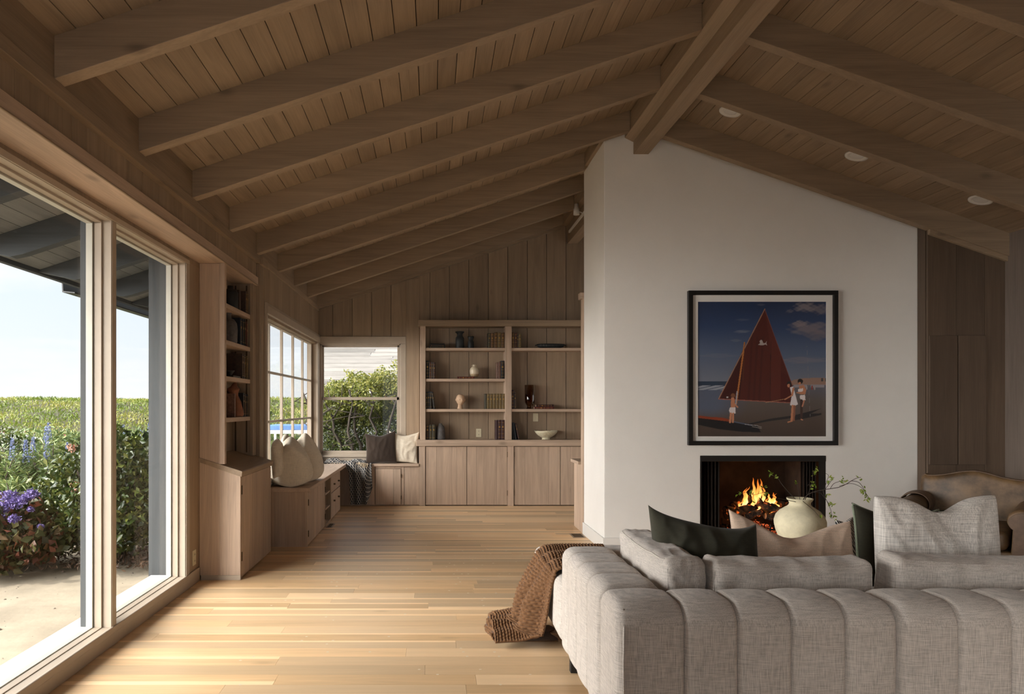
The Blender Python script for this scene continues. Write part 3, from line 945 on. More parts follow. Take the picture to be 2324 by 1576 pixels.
def book(loc, t, h, d, key, label, bands='four', lean=0.0, lie=False, face='-y', group=None, title=True):
    """t thickness, h height, d depth; spine faces the camera (-y) or the room (+x)"""
    o = thing('book', loc, label, 'book', group)
    mat = bmat(key, BKC[key])
    M = Matrix.Translation(loc)
    if face == '+x': M = M @ Matrix.Rotation(math.radians(90), 4, 'Z')
    if lie: M = M @ Matrix.Translation((h / 2, 0, 0)) @ Matrix.Rotation(math.radians(-90), 4, 'Y') @ Matrix.Translation((t / 2 if False else 0, 0, 0))
    if lean: M = M @ Matrix.Rotation(lean, 4, 'Y')
    # local: x thickness centred (lying: 0..t), y depth 0..d, z height 0..h
    x0, x1 = (0, t) if lie else (-t / 2, t / 2)
    c = MB(); q = min(0.003, t * 0.12)
    c.box(x0, x0 + q, 0.004, d, 0, h); c.box(x1 - q, x1, 0.004, d, 0, h)
    n = 6
    pts = [(x0, 0.008)] + [(x0 + (x1 - x0) * (0.5 - 0.5 * math.cos(math.pi * i / n)), 0.006 - 0.006 * math.sin(math.pi * i / n)) for i in range(n + 1)] + [(x1, 0.008)]
    c.prism(pts[::-1], 'z', 0, h)
    c.xform(M).build('cover', mat, o)
    MB().box(x0 + q, x1 - q, 0.007, d - 0.004, 0.004, h - 0.004).xform(M).build('pages', PAGES, o)
    if bands:
        nb = {'four': 4, 'two': 2, 'five': 5}[bands]
        m_ = MB()
        bars = [(h * (0.12 + 0.76 * k / max(nb - 1, 1)) - 0.0015, h * (0.12 + 0.76 * k / max(nb - 1, 1)) + 0.0015, x0 + t * 0.14, x1 - t * 0.14) for k in range(nb)]
        if title: bars.append((h * 0.61, h * 0.69, x0 + t * 0.3, x1 - t * 0.3))
        bars.sort()
        bars = [b_ for q_, b_ in enumerate(bars) if q_ == 0 or b_[0] > bars[q_ - 1][1] + 0.0005]
        cx_ = (x0 + x1) / 2; rp, lp_ = [], []
        for (za, zb, xa, xb) in bars:
            rp += [(cx_ + 0.0005, za), (xb, za), (xb, zb), (cx_ + 0.0005, zb)]
            lp_ += [(cx_ - 0.0005, za), (xa, za), (xa, zb), (cx_ - 0.0005, zb)]
        m_.prism(rp[1:-1] + lp_[1:-1][::-1], 'y', -0.0012, 0.004)
        m_.xform(M).build('spine_lettering', GOLD, o)
    return o


def row(shelf_z, xs, items, y=YF + 0.045, group=None):
    x = xs
    for (t, h, key, lab, kw) in items:
        d = kw.pop('d', min(0.17, h * 0.72))
        book((x + t / 2 + kw.pop('dx', 0), y, shelf_z), t - 0.0015, h, d, key, lab, group=group, **kw)
        x += t


px = 1 / 168.1
# top shelf
ZS = [2.137, 1.720, 1.309, 0.892]
row(ZS[0], 0.745, [(0.035, 0.205, 'olive', 'dark book at the left end of the row on the top left shelf', {}), (0.045, 0.205, 'tan', 'tan leather book, second from left on the top left shelf', {'bands': 'five'}),
                   (0.050, 0.215, 'tan', 'widest gilded tan book in the row on the top left shelf', {'bands': 'five'}), (0.047, 0.212, 'gold', 'golden-brown book, second from the central post on the top left shelf', {'bands': 'five'}),
                   (0.046, 0.210, 'tan', 'tan book touching the central post on the top left shelf', {'bands': 'five'})], group='leather books on the top left shelf')
row(ZS[0], 1.064, [(0.040, 0.213, 'tan', 'tan gilded book at the left end of the top right shelf', {}), (0.036, 0.21, 'rust', 'rust-brown book, second from left on the top right shelf', {}),
                   (0.020, 0.18, 'brown', 'thin brown book, third from left on the top right shelf', {'bands': 'two'}), (0.036, 0.19, 'gold', 'golden book at the right end of the short row on the top right shelf', {'bands': 'two'})], group='leather books on the top right shelf')
# dark books lying down, top left
for k, (w, lab) in enumerate(((0.225, 'large dark book at the bottom of the flat stack on the top shelf'), (0.21, 'dark book in the middle of the flat stack on the top shelf'), (0.19, 'thin dark book on top of the flat stack on the top shelf'))):
    book((0.052 + k * 0.004, YF + 0.04, ZS[0] + (0, 0.024, 0.048)[k]), (0.023, 0.023, 0.014)[k], w, 0.15, 'black', lab, bands='two' if k < 2 else None, lie=True, title=False, group='flat dark books on the top shelf')
# second shelf
row(ZS[1], -0.100, [(0.046, 0.247, 'black', 'tall black book with gilded dots against the left post, second shelf', {'bands': 'five'}), (0.030, 0.225, 'rust', 'reddish book beside the tall black one, second shelf', {}),
                    (0.024, 0.225, 'brown', 'slim brown book, third from left on the second shelf', {'bands': 'two'}), (0.030, 0.222, 'maroon', 'dark maroon book at the right end of the left row, second shelf', {})], group='books at the left of the second shelf')
row(ZS[1], 0.862, [(0.020, 0.224, 'rose', 'slim rose-brown book at the left of three, second shelf right end', {'bands': None}), (0.036, 0.228, 'rose', 'thicker rose-brown book between two others, second shelf right end', {'bands': None}),
                   (0.048, 0.245, 'black', 'black patterned book against the central post, second shelf', {'bands': 'five'})], group='books at the right of the second shelf')
book((0.445, YF + 0.04, ZS[1]), 0.029, 0.235, 0.16, 'red', 'red book lying flat under the cream jar', bands='five', lie=True)
# third shelf
row(ZS[2], -0.100, [(0.028, 0.235, 'black', 'black book against the left post, third shelf', {}), (0.028, 0.24, 'navy', 'near-black book, second from left on the third shelf', {}), (0.026, 0.237, 'black', 'black book next to the leaning one, third shelf', {'bands': 'two'}),
                    (0.024, 0.235, 'black', 'black book leaning on its neighbours on the third shelf', {'bands': 'two', 'lean': -0.13, 'dx': 0.024})], group='black books on the third shelf')
items = [(0.026, 0.208, 'olive', 'dark olive book at the left end of the gold row, third shelf', {'bands': None})]
for k in range(6):
    lab = ['first gold clothbound book, next to the dark olive one', 'second gold clothbound book from the olive one', 'third gold clothbound book from the olive one', 'gold clothbound book third from the central post', 'gold clothbound book second from the central post', 'gold clothbound book against the central post'][k]
    items.append((0.0415, 0.208, 'gold', lab, {'bands': 'two'}))
row(ZS[2], 0.700, items, group='gold clothbound books on the third shelf')
row(ZS[2], 1.064, [(0.034, 0.262, 'wine', 'tall wine-red book at the left of the right bay, third shelf', {'bands': 'five'}), (0.030, 0.225, 'brown', 'brown book beside the tall wine-red one in the right bay', {'bands': 'two'})], group='books at the left of the right bay')
for k, (w, key, lab) in enumerate(((0.27, 'red', 'red book at the bottom of the flat pair in the right bay'), (0.235, 'wine', 'darker mottled book on top of the flat pair in the right bay'))):
    book((1.508 + k * 0.008, YF + 0.04, ZS[2] + k * 0.031), 0.030, w, 0.16, key, lab, bands='five', lie=True)
# bottom
row(ZS[3], -0.100, [(0.046, 0.205, 'brown', 'brown book against the left post, lowest opening', {'bands': 'two'}), (0.040, 0.205, 'olive', 'dull gold book, middle of three at the lower left', {'bands': 'two'}), (0.044, 0.207, 'olive', 'dull gold book beside the grey jar at the lower left', {'bands': 'two'})], group='dull books at the lower left')
row(ZS[3], 0.848, [(0.032, 0.265, 'wine', 'plain wine-red book at the left of three, lowest opening', {'bands': None}), (0.043, 0.268, 'maroon', 'gilded maroon book in the middle of three, lowest opening', {'bands': 'five'}), (0.046, 0.268, 'maroon', 'gilded maroon book against the central post, lowest opening', {'bands': 'five'})], group='maroon books in the lowest opening')
row(ZS[3], 1.066, [(0.022, 0.225, 'black', 'black book leaning at the far left of the lowest right opening', {'bands': None, 'lean': -0.10, 'dx': 0.012}), (0.026, 0.235, 'navy', 'near-black book leaning in the middle, lowest right opening', {'bands': None, 'lean': -0.14, 'dx': 0.022}),
                   (0.024, 0.225, 'maroon', 'maroon-edged book leaning outermost, lowest right opening', {'bands': 'two', 'lean': -0.20, 'dx': 0.040})], group='leaning books in the lowest right opening')

# ------------------------------------------------------------------ ornaments on the shelves
SLATE = plain('dark_slate_ceramic', (0.016, 0.018, 0.018), 0.6, noise=0.3, scale=30, bump=0.2)
GREYC = plain('grey_stoneware', (0.115, 0.105, 0.10), 0.7, noise=0.3, scale=25, bump=0.3)
CREAMC = plain('cream_glaze', (0.62, 0.53, 0.38), 0.35, noise=0.1, scale=20)
SANDC = plain('sandy_clay', (0.42, 0.30, 0.17), 0.8, noise=0.2, scale=60, bump=0.3)
YO = YF + 0.13


def lathe_px(name, cx, by, prof_px, Y, mat, label, cat, bz=None, seg=40, **kw):
    s = Y / F
    c = at(cx, by, Y)
    z = bz if bz is not None else c.z
    prof = [(r * s, h * s) for r, h in prof_px]
    o = MB().lathe(prof, (c.x, Y, z), seg, **kw).build(name, mat, None, origin=(c.x, Y, z), smooth=True)
    return tag(o, label, cat)


lathe_px('jar', 1043.5, 789, [(0, 0), (9.2, 0), (9.6, 1), (9.6, 20), (9.0, 24), (6.6, 28), (6.2, 32), (7.5, 35), (9.8, 36), (9.9, 38.5), (7.5, 38.5), (5.5, 36), (0, 30)], YO, SLATE, 'taller black ceramic jar with a flared neck on the top left shelf', 'jar', ZS[0])
lathe_px('jar', 1068.3, 789, [(0, 0), (6.8, 0), (7.2, 1), (7.0, 15), (5.2, 18), (5.4, 20), (6.8, 25), (7.2, 27.5), (5.0, 27.5), (0, 22)], YO, SLATE, 'smaller black ceramic jar right of the taller one on the top left shelf', 'jar', ZS[0])
cj = thing('jar', (at(1076.8, 0, YO).x, YO, ZS[1] + 0.03), 'round cream jar with two tiny lugs standing on a red book', 'jar')
s = YO / F
MB().lathe([(r * s, h * s) for r, h in [(0, 0), (7.0, 0), (9.2, 4), (10.4, 9), (10.6, 14), (9.8, 18), (7, 21.5), (4.0, 23), (3.6, 26), (4.2, 27.3), (3.0, 27.3), (0, 24)]], tuple(cj.location), 40).build('body', CREAMC, cj, smooth=True)
MB().lathe([(r * s, h * s) for r, h in [(0, -0.1), (7.2, -0.1), (9.35, 4), (9.9, 6.0), (9.8, 6.2)]], tuple(cj.location), 40).build('bare_clay_foot', SANDC, cj, smooth=True)
for q in (-1, 1): MB().tube([cj.location + Vector((q * 3.5 * s, 0, 23 * s)), cj.location + Vector((q * 5.6 * s, 0, 24.8 * s)), cj.location + Vector((q * 4.0 * s, 0, 26.6 * s))], 0.005).build('lug', CREAMC, cj, smooth=True)

# carved head
hx = at(1045, 0, YO).x
CLAY = plain('pale_clay', (0.62, 0.42, 0.27), 0.8, noise=0.08, scale=40, bump=0.15)
hd = thing('head_sculpture', (hx, YO, ZS[2]), 'small pale clay head on a slim neck on the third shelf', 'sculpture')
mb = MB()
prof = []
n = 40
for i in range(n + 1):
    a = -math.pi / 2 + math.pi * i / n
    prof.append((0.060 * max(math.cos(a), 0) ** 0.85, 0.078 * math.sin(a)))
def headfn(x, y, z, a):
    u = z / 0.078
    w = 1.0 + 0.10 * u - 0.22 * max(0, -u) ** 1.5
    x *= w; y *= w * 1.12
    if y < 0:   # face side: nose, brow, eye hollows, mouth
        fx = x / 0.06
        y -= 0.016 * math.exp(-(fx / 0.16) ** 2) * math.exp(-((u + 0.10) / 0.22) ** 2)
        y -= 0.006 * math.exp(-(fx / 0.5) ** 2) * math.exp(-((u - 0.24) / 0.10) ** 2)
        y += 0.010 * (math.exp(-((fx - 0.38) / 0.2) ** 2) + math.exp(-((fx + 0.38) / 0.2) ** 2)) * math.exp(-((u - 0.06) / 0.12) ** 2)
        y -= 0.006 * math.exp(-(fx / 0.22) ** 2) * math.exp(-((u + 0.48) / 0.07) ** 2)
        y += 0.004 * math.exp(-(fx / 0.25) ** 2) * math.exp(-((u + 0.36) / 0.05) ** 2)
    return x, y, z
mb.lathe(prof, (0, 0, 0.125), 48, fn=headfn)
mb.xform(Matrix.Translation((hx, YO, ZS[2])) @ Matrix.Rotation(math.radians(18), 4, 'Z'))
mb.build('head', CLAY, hd, smooth=True)
MB().lathe([(0, 0), (0.040, 0), (0.038, 0.01), (0.030, 0.04), (0.030, 0.075), (0.02, 0.11)], (hx - 0.004, YO + 0.01, ZS[2]), 30).build('neck', CLAY, hd, smooth=True)
for q in (-1, 1):
    MB().lathe([(0, -0.018), (0.006, -0.012), (0.009, 0.004), (0.006, 0.016), (0, 0.02)], (hx + q * 0.061, YO + 0.008, ZS[2] + 0.125), 12).build('ear', CLAY, hd, smooth=True)

# black ridged bowl, amber vase, pale footed bowl, grey jar
pb = at(1249.5, 789, YO)
bb = thing('oval_bowl', (pb.x, YO, ZS[0]), 'long black fluted bowl with end handles on the top right shelf', 'bowl')
def flute(x, y, z, a): 
    k = 1 + 0.03 * math.cos(a * 26); return x * k, y * k, z
MB().lathe([(0, 0.0), (0.07, 0.0), (0.11, 0.02), (0.12, 0.06), (0.114, 0.06), (0.10, 0.03), (0, 0.012)], tuple(bb.location), 120, sx=1.55, sy=0.75, fn=flute).build('body', SLATE, bb, smooth=True)
for q in (-1, 1):
    MB().tube([bb.location + Vector((q * 0.175, -0.03, 0.05)), bb.location + Vector((q * 0.205, -0.02, 0.045)), bb.location + Vector((q * 0.205, 0.02, 0.045)), bb.location + Vector((q * 0.175, 0.03, 0.05))], 0.006).build('handle', SLATE, bb, smooth=True)
m_amber, nt, b = new_mat('amber_glass')
nt.nodes.remove(b)
t_ = node(nt, 'ShaderNodeBsdfTransparent'); t_.inputs[0].default_value = (0.60, 0.36, 0.14, 1)
g_ = node(nt, 'ShaderNodeBsdfGlossy'); g_.inputs['Roughness'].default_value = 0.04
fr_ = node(nt, 'ShaderNodeLayerWeight'); fr_.inputs['Blend'].default_value = 0.3
mx_ = node(nt, 'ShaderNodeMixShader'); nt.links.new(fr_.outputs['Facing'], mx_.inputs[0]); nt.links.new(t_.outputs[0], mx_.inputs[1]); nt.links.new(g_.outputs[0], mx_.inputs[2])
nt.links.new(mx_.outputs[0], [q for q in nt.nodes if q.type == 'OUTPUT_MATERIAL'][0].inputs[0])
lathe_px('glass_vase', 1202.5, 928, [(0, 0), (8, 0), (8.4, 1), (5.2, 4), (5.4, 7), (8.5, 10), (11.2, 15), (11.6, 22), (11.8, 54.5), (11.3, 54.5), (11.0, 22), (10.4, 16), (6, 11.5), (0, 11)], YO, m_amber, 'tall amber glass vase on a short foot in the right bay', 'vase', ZS[2])
def wob(x, y, z, a): return x, y, z + 0.003 * math.sin(a * 3) + 0.002 * math.sin(7 * a)
lathe_px('footed_bowl', 1239, 997, [(0, 0), (9.6, 0), (8.6, 2), (9, 4.5), (14, 7), (20, 11), (24, 15.5), (26.5, 20), (24.8, 20), (21, 13.5), (14, 9), (0, 7)], YO, plain('pale_papier', (0.58, 0.52, 0.36), 0.9, noise=0.15, scale=40, bump=0.6), 'pale rough footed bowl on the ledge of the right bay', 'bowl', ZS[3], fn=wob)
lathe_px('jar', 999.5, 997, [(0, 0), (10.3, 0), (10.6, 2), (10.2, 14), (9.6, 24), (8.0, 30), (4.0, 34), (3.4, 36.5), (2.4, 36.5), (0, 34)], YO, GREYC, 'grey stoneware jar at the lower left of the bookcase', 'jar', ZS[3])

# ornaments in the tall bookcase (depth -1.82 .. -1.66)
ZT = [2.173, 1.879, 1.589, 1.2555]
XO = -1.735
lathe_px2 = lambda name, x, y, z, prof, mat, label, cat, **kw: tag(MB().lathe(prof, (x, y, z), 36, **kw).build(name, mat, None, origin=(x, y, z), smooth=True), label, cat)
lathe_px2('jar', -1.725, 5.93, ZT[0], [(0, 0), (0.055, 0), (0.062, 0.01), (0.062, 0.14), (0.050, 0.165), (0.025, 0.175), (0.025, 0.20), (0.018, 0.20), (0, 0.18)], SLATE, 'dark jar on the top shelf of the tall bookcase', 'jar')
box(-1.77, -1.68, 6.03, 6.09, ZT[0], ZT[0] + 0.185).build('wooden_box', bmat('brown', BKC['brown']), None, bevel=0.003)
tag(bpy.data.objects['wooden_box'], 'dark upright wooden box beside the jar on the top shelf', 'box')
lathe_px2('jug', -1.735, 5.895, ZT[1], [(0, 0), (0.068, 0), (0.074, 0.01), (0.078, 0.12), (0.072, 0.17), (0.048, 0.205), (0.026, 0.215), (0.024, 0.25), (0.030, 0.258), (0.020, 0.258), (0, 0.22)], GREYC, 'grey stoneware bottle on the second shelf of the tall bookcase', 'bottle')
book((-1.665, 6.045, ZT[1]), 0.06, 0.235, 0.15, 'navy', 'thick dark navy book on the second shelf of the tall bookcase', face='+x', bands='two')
book((-1.665, 6.115, ZT[1]), 0.045, 0.235, 0.15, 'navy', 'navy book next to the last on the second shelf', face='+x', bands='two')
book((-1.665, 6.175, ZT[1]), 0.035, 0.24, 0.14, 'black', 'black book before the red one on the second shelf', face='+x', bands='two')
book((-1.665, 6.235, ZT[1]), 0.03, 0.225, 0.14, 'red', 'red book at the far end of the tall bookcase, second shelf', face='+x', bands='two')
book((-1.665, 6.205, ZT[0]), 0.03, 0.20, 0.14, 'brown', 'brown book at the far end of the top shelf, tall bookcase', face='+x', bands='two')
book((-1.665, 6.25, ZT[0]), 0.04, 0.205, 0.14, 'tan', 'tan book at the far end of the top shelf, tall bookcase', face='+x', bands='two')
book((-1.665, 6.10, ZT[2]), 0.04, 0.22, 0.14, 'brown', 'large brown book nearest on the third shelf of the tall bookcase', face='+x', bands='two')
book((-1.665, 6.16, ZT[2]), 0.05, 0.215, 0.14, 'brown', 'large brown book in the middle of the third shelf, tall bookcase', face='+x', bands='two')
book((-1.665, 6.25, ZT[2]), 0.05, 0.21, 0.14, 'gold', 'golden book at the far end of the third shelf, tall bookcase', face='+x', bands='two')
box(-1.81, -1.665, 5.80, 6.02, ZT[2], ZT[2] + 0.016).build('flat_book', bmat('olive', BKC['olive']), None)
tag(bpy.data.objects['flat_book'], 'thin olive book lying flat under the small black bowl', 'book')
lathe_px2('small_bowl', -1.735, 5.87, ZT[2] + 0.016, [(0, 0), (0.03, 0), (0.035, 0.008), (0.055, 0.035), (0.06, 0.045), (0.054, 0.045), (0.03, 0.015), (0, 0.012)], SLATE, 'small black bowl on a flat book in the tall bookcase', 'bowl')
book((-1.665, 5.86, ZT[3]), 0.04, 0.20, 0.14, 'rose', 'rose-brown book at the near end beside the torso sculpture', face='+x', bands=None)
book((-1.665, 6.13, ZT[3]), 0.04, 0.21, 0.14, 'black', 'black book just beyond the terracotta torso', face='+x', bands='two')
book((-1.665, 6.19, ZT[3]), 0.04, 0.20, 0.14, 'brown', 'brown book, second beyond the terracotta torso', face='+x', bands='two')
book((-1.665, 6.25, ZT[3]), 0.04, 0.20, 0.14, 'black', 'black book at the far end of the lowest shelf, tall bookcase', face='+x', bands='two')
# torso
TERRA = plain('terracotta', (0.24, 0.095, 0.05), 0.8, noise=0.15, scale=25, bump=0.4)
prof = [(0, 0), (0.058, 0.0), (0.060, 0.02), (0.052, 0.06), (0.050, 0.10), (0.058, 0.13), (0.048, 0.165), (0.042, 0.185), (0.054, 0.22), (0.055, 0.245), (0.030, 0.262), (0.020, 0.285), (0.012, 0.298), (0, 0.30)]
def torso(x, y, z, a):
    x += 0.014 * math.sin(z * 22); y += 0.010 * math.cos(z * 18)
    k = 1 + 0.10 * math.sin(3 * a + z * 30) + 0.06 * nz((x, y, z), 30)
    if z > 0.20 and z < 0.25 : x -= 0.012 * (math.cos(a - 0.6) > 0.75)
    return x * k, y * k * 0.85, z
lathe_px2('torso_sculpture', -1.715, 6.02, ZT[3], prof, TERRA, 'reddish terracotta torso on the lowest shelf of the tall bookcase', 'sculpture', fn=torso)

# ------------------------------------------------------------------ sofa
def channel(axis, cuts, a0, a1, z0, z1, R, rs=0.022, end_r=None, gap_after=(), seed=0.0):
    """upholstered run of vertical channels; each section is a rounded rectangle, pinched at every seam"""
    mb_ = MB()
    nA, nZ, k = 5, 10, 5
    ringn = None
    verts, rings = [], []
    def profile(ins):
        r = max(R - ins, 0.012)
        p = []
        x0_, x1_, zz0, zz1 = a0 + ins, a1 - ins, z0 + ins * 0.3, z1 - ins
        def arc(cx, cz, s_, r_):
            for i in range(k + 1):
                t = s_ + math.pi / 2 * i / k
                p.append((cx + r_ * math.cos(t), cz + r_ * math.sin(t)))
        def lin(pa, pb, n):
            for i in range(1, n):
                p.append((pa[0] + (pb[0] - pa[0]) * i / n, pa[1] + (pb[1] - pa[1]) * i / n))
        rb = 0.03
        arc(x1_ - rb, zz0 + rb, -math.pi / 2, rb); lin((x1_, zz0 + rb), (x1_, zz1 - r), nZ)
        arc(x1_ - r, zz1 - r, 0, r); lin((x1_ - r, zz1), (x0_ + r, zz1), nA)
        arc(x0_ + r, zz1 - r, math.pi / 2, r); lin((x0_, zz1 - r), (x0_, zz0 + rb), nZ)
        arc(x0_ + rb, zz0 + rb, math.pi, rb); lin((x0_ + rb, zz0), (x1_ - rb, zz0), nA)
        return p
    for ci in range(len(cuts) - 1):
        s0, s1 = cuts[ci], cuts[ci + 1]
        ra = end_r if (end_r and ci == 0) else rs
        rb_ = end_r if (end_r and ci == len(cuts) - 2) else rs
        xs = []
        for i in range(7): xs.append((s0 + ra * (1 - math.cos(i / 6 * math.pi / 2)), ra * (1 - math.sin(i / 6 * math.pi / 2))))
        for i in range(1, 8): xs.append((s0 + ra + (s1 - s0 - ra - rb_) * i / 8, 0.0))
        for i in range(6, -1, -1): xs.append((s1 - rb_ * (1 - math.cos(i / 6 * math.pi / 2)), rb_ * (1 - math.sin(i / 6 * math.pi / 2))))
        V = []
        for (xx_, ins) in xs:
            u = (xx_ - s0) / (s1 - s0)
            belly = -0.006 * math.sin(math.pi * u) + 0.002
            for (pa, pz) in profile(ins + belly):
                q = (xx_, pa, pz) if axis == 'x' else (pa, xx_, pz)
                d_ = 0.0035 * nz(q, 5.5, seed)
                V.append((q[0] + (0 if axis == 'x' else d_), q[1] + (d_ if axis == 'x' else 0), q[2] + 0.0035 * nz(q, 6, seed + 5)))
        n = len(profile(0))
        Fs = [tuple(range(n)), tuple(range((len(xs) - 1) * n + n - 1, (len(xs) - 1) * n - 1, -1))]
        for i in range(len(xs) - 1):
            for j in range(n):
                Fs.append((i * n + j, (i + 1) * n + j, (i + 1) * n + (j + 1) % n, i * n + (j + 1) % n))
        if axis == 'x': Fs = [f[::-1] for f in Fs]
        Fs = [f[::-1] for f in Fs]
        mb_.add(V, Fs, 0.5)
    return mb_


so = thing('sofa', (1.7, 3.4, 0), 'large oatmeal linen corner sofa with vertical channel-stitched back seen from behind', 'sofa')
channel('x', [0.665, 0.914, 1.108, 1.304, 1.500, 1.692], 2.52, 2.80, 0.105, 0.632, 0.085, rs=0.020, end_r=0.035).build('back_panel', SOFA, so, smooth=True, weld=True)
channel('x', [1.696, 1.912, 2.105, 2.300, 2.495, 2.69, 2.885, 3.08], 2.52, 2.80, 0.105, 0.632, 0.085, rs=0.020, end_r=0.035, seed=9).build('back_panel', SOFA, so, smooth=True, weld=True)
channel('y', [2.802, 3.015, 3.235, 3.44, 3.60], 0.662, 0.93, 0.105, 0.628, 0.06, rs=0.018, end_r=0.03, seed=4).build('arm_panel', SOFA, so, smooth=True, weld=True)
soft = lambda p, n: p + n * (0.006 * nz(p, 4.0, 3))
rbox(0.655, 1.692, 3.605, 4.58, 0.105, 0.445, 0.06, n=10, k=4, fn=soft).build('seat', SOFA, so, smooth=True)
rbox(0.935, 1.692, 2.81, 3.60, 0.105, 0.440, 0.05, n=8, k=4, fn=soft).build('seat', SOFA, so, smooth=True)
rbox(1.698, 3.07, 2.81, 3.72, 0.105, 0.440, 0.05, n=10, k=4, fn=soft).build('seat', SOFA, so, smooth=True)
for (x, y) in ((0.712, 3.53), (0.80, 2.66), (0.84, 4.46), (1.63, 4.50), (3.0, 2.60), (3.0, 3.64), (1.70, 2.60)):
    box(x - 0.018, x + 0.018, y - 0.018, y + 0.018, 0, 0.112).build('leg', BLACKM, so, bevel=0.003)
# corner piping on the back
MB().tube([(0.692, 2.5185, 0.14), (0.689, 2.5185, 0.42), (0.690, 2.520, 0.545), (0.697, 2.545, 0.605), (0.71, 2.60, 0.628)], 0.0035, 6).build('piping', SOFA, so, smooth=True)


def box_cushion(x0, x1, y0, y1, z0, z1, label, R=None, seed=0, slump=0.0, group=None, r=0.045):
    c = ((x0 + x1) / 2, (y0 + y1) / 2, z0)
    o = thing('back_cushion', c, label, 'cushion', group)
    hx_, hy_ = (x1 - x0) / 2, (y1 - y0) / 2
    M = Matrix.Translation(c) @ (R or Matrix.Identity(4)) @ Matrix.Translation((-c[0], -c[1], -c[2]))
    def fn(p, n):
        u, v, w = (p.x - c[0]) / hx_, (p.y - c[1]) / hy_, (p.z - z0) / (z1 - z0)
        q = p.copy()
        long_u = u if hx_ > hy_ else v
        q += n * (0.016 * (1 - long_u ** 2))
        q.z += (-slump * w * math.exp(-((long_u - 0.05) / 0.55) ** 2)) + 0.012 * w * math.exp(-((abs(long_u) - 0.93) / 0.09) ** 2)
        cr_ = abs(nz(p, 7.0, seed)) * 0.016 + 0.007 * abs(nz((p.x + p.z, p.y, p.z - p.x), 15.0, seed + 4))
        q -= n * cr_
        return M @ q
    rbox(x0, x1, y0, y1, z0, z1, r, n=26, k=5, fn=fn).build('cover', SOFA, o, smooth=True)
    # welt seams run round both large faces
    for s_ in (0, 1):
        path = []
        if hx_ > hy_:
            yy_ = (y0 + r * 0.30) if s_ == 0 else (y1 - r * 0.30)
            rr = r * 0.30
            pts = [(x0 + rr, z0 + 0.05)] + [(x0 + rr, z0 + (z1 - z0) * t) for t in (0.3, 0.6, 0.82)] + [(x0 + r, z1 - rr)] + [(x0 + (x1 - x0) * t, z1 - rr) for t in [i / 24 for i in range(2, 23)]] + [(x1 - r, z1 - rr)] + [(x1 - rr, z0 + (z1 - z0) * t) for t in (0.82, 0.6, 0.3)] + [(x1 - rr, z0 + 0.05)]
            path = [Vector((a, yy_, b_)) for a, b_ in pts]
        else:
            xx_ = (x0 + r * 0.30) if s_ == 0 else (x1 - r * 0.30)
            rr = r * 0.30
            pts = [(y0 + rr, z0 + 0.05)] + [(y0 + rr, z0 + (z1 - z0) * t) for t in (0.3, 0.6, 0.82)] + [(y0 + r, z1 - rr)] + [(y0 + (y1 - y0) * t, z1 - rr) for t in [i / 24 for i in range(2, 23)]] + [(y1 - r, z1 - rr)] + [(y1 - rr, z0 + (z1 - z0) * t) for t in (0.82, 0.6, 0.3)] + [(y1 - rr, z0 + 0.05)]
            path = [Vector((xx_, a, b_)) for a, b_ in pts]
        def nrm(p):
            lo = Vector((x0 + r, y0 + r, z0 + r)); hi = Vector((x1 - r, y1 - r, z1 - r))
            q = Vector([min(max(p[i], lo[i]), hi[i]) for i in range(3)])
            d_ = (p - q); d_ = d_.normalized() if d_.length > 1e-6 else Vector((0, 0, 1))
            return fn(q + d_ * r, d_) 
        MB().tube([nrm(p) for p in path], 0.0028, 6).build('welt', SOFA, o, smooth=True)
    return o


box_cushion(0.945, 1.125, 2.835, 3.57, 0.44, 0.722, 'boxy linen back cushion standing along the left arm of the sofa', seed=1, slump=0.012)
box_cushion(1.130, 1.805, 2.825, 2.99, 0.44, 0.712, 'boxy linen back cushion below the green and sand pillows', seed=2, slump=0.012, group='back cushions along the sofa back')
box_cushion(1.865, 2.56, 2.825, 2.985, 0.44, 0.725, 'boxy linen back cushion in front of the large pale woven pillow', seed=3, slump=0.018, group='back cushions along the sofa back', R=Matrix.Rotation(math.radians(1.4), 4, 'Y'))


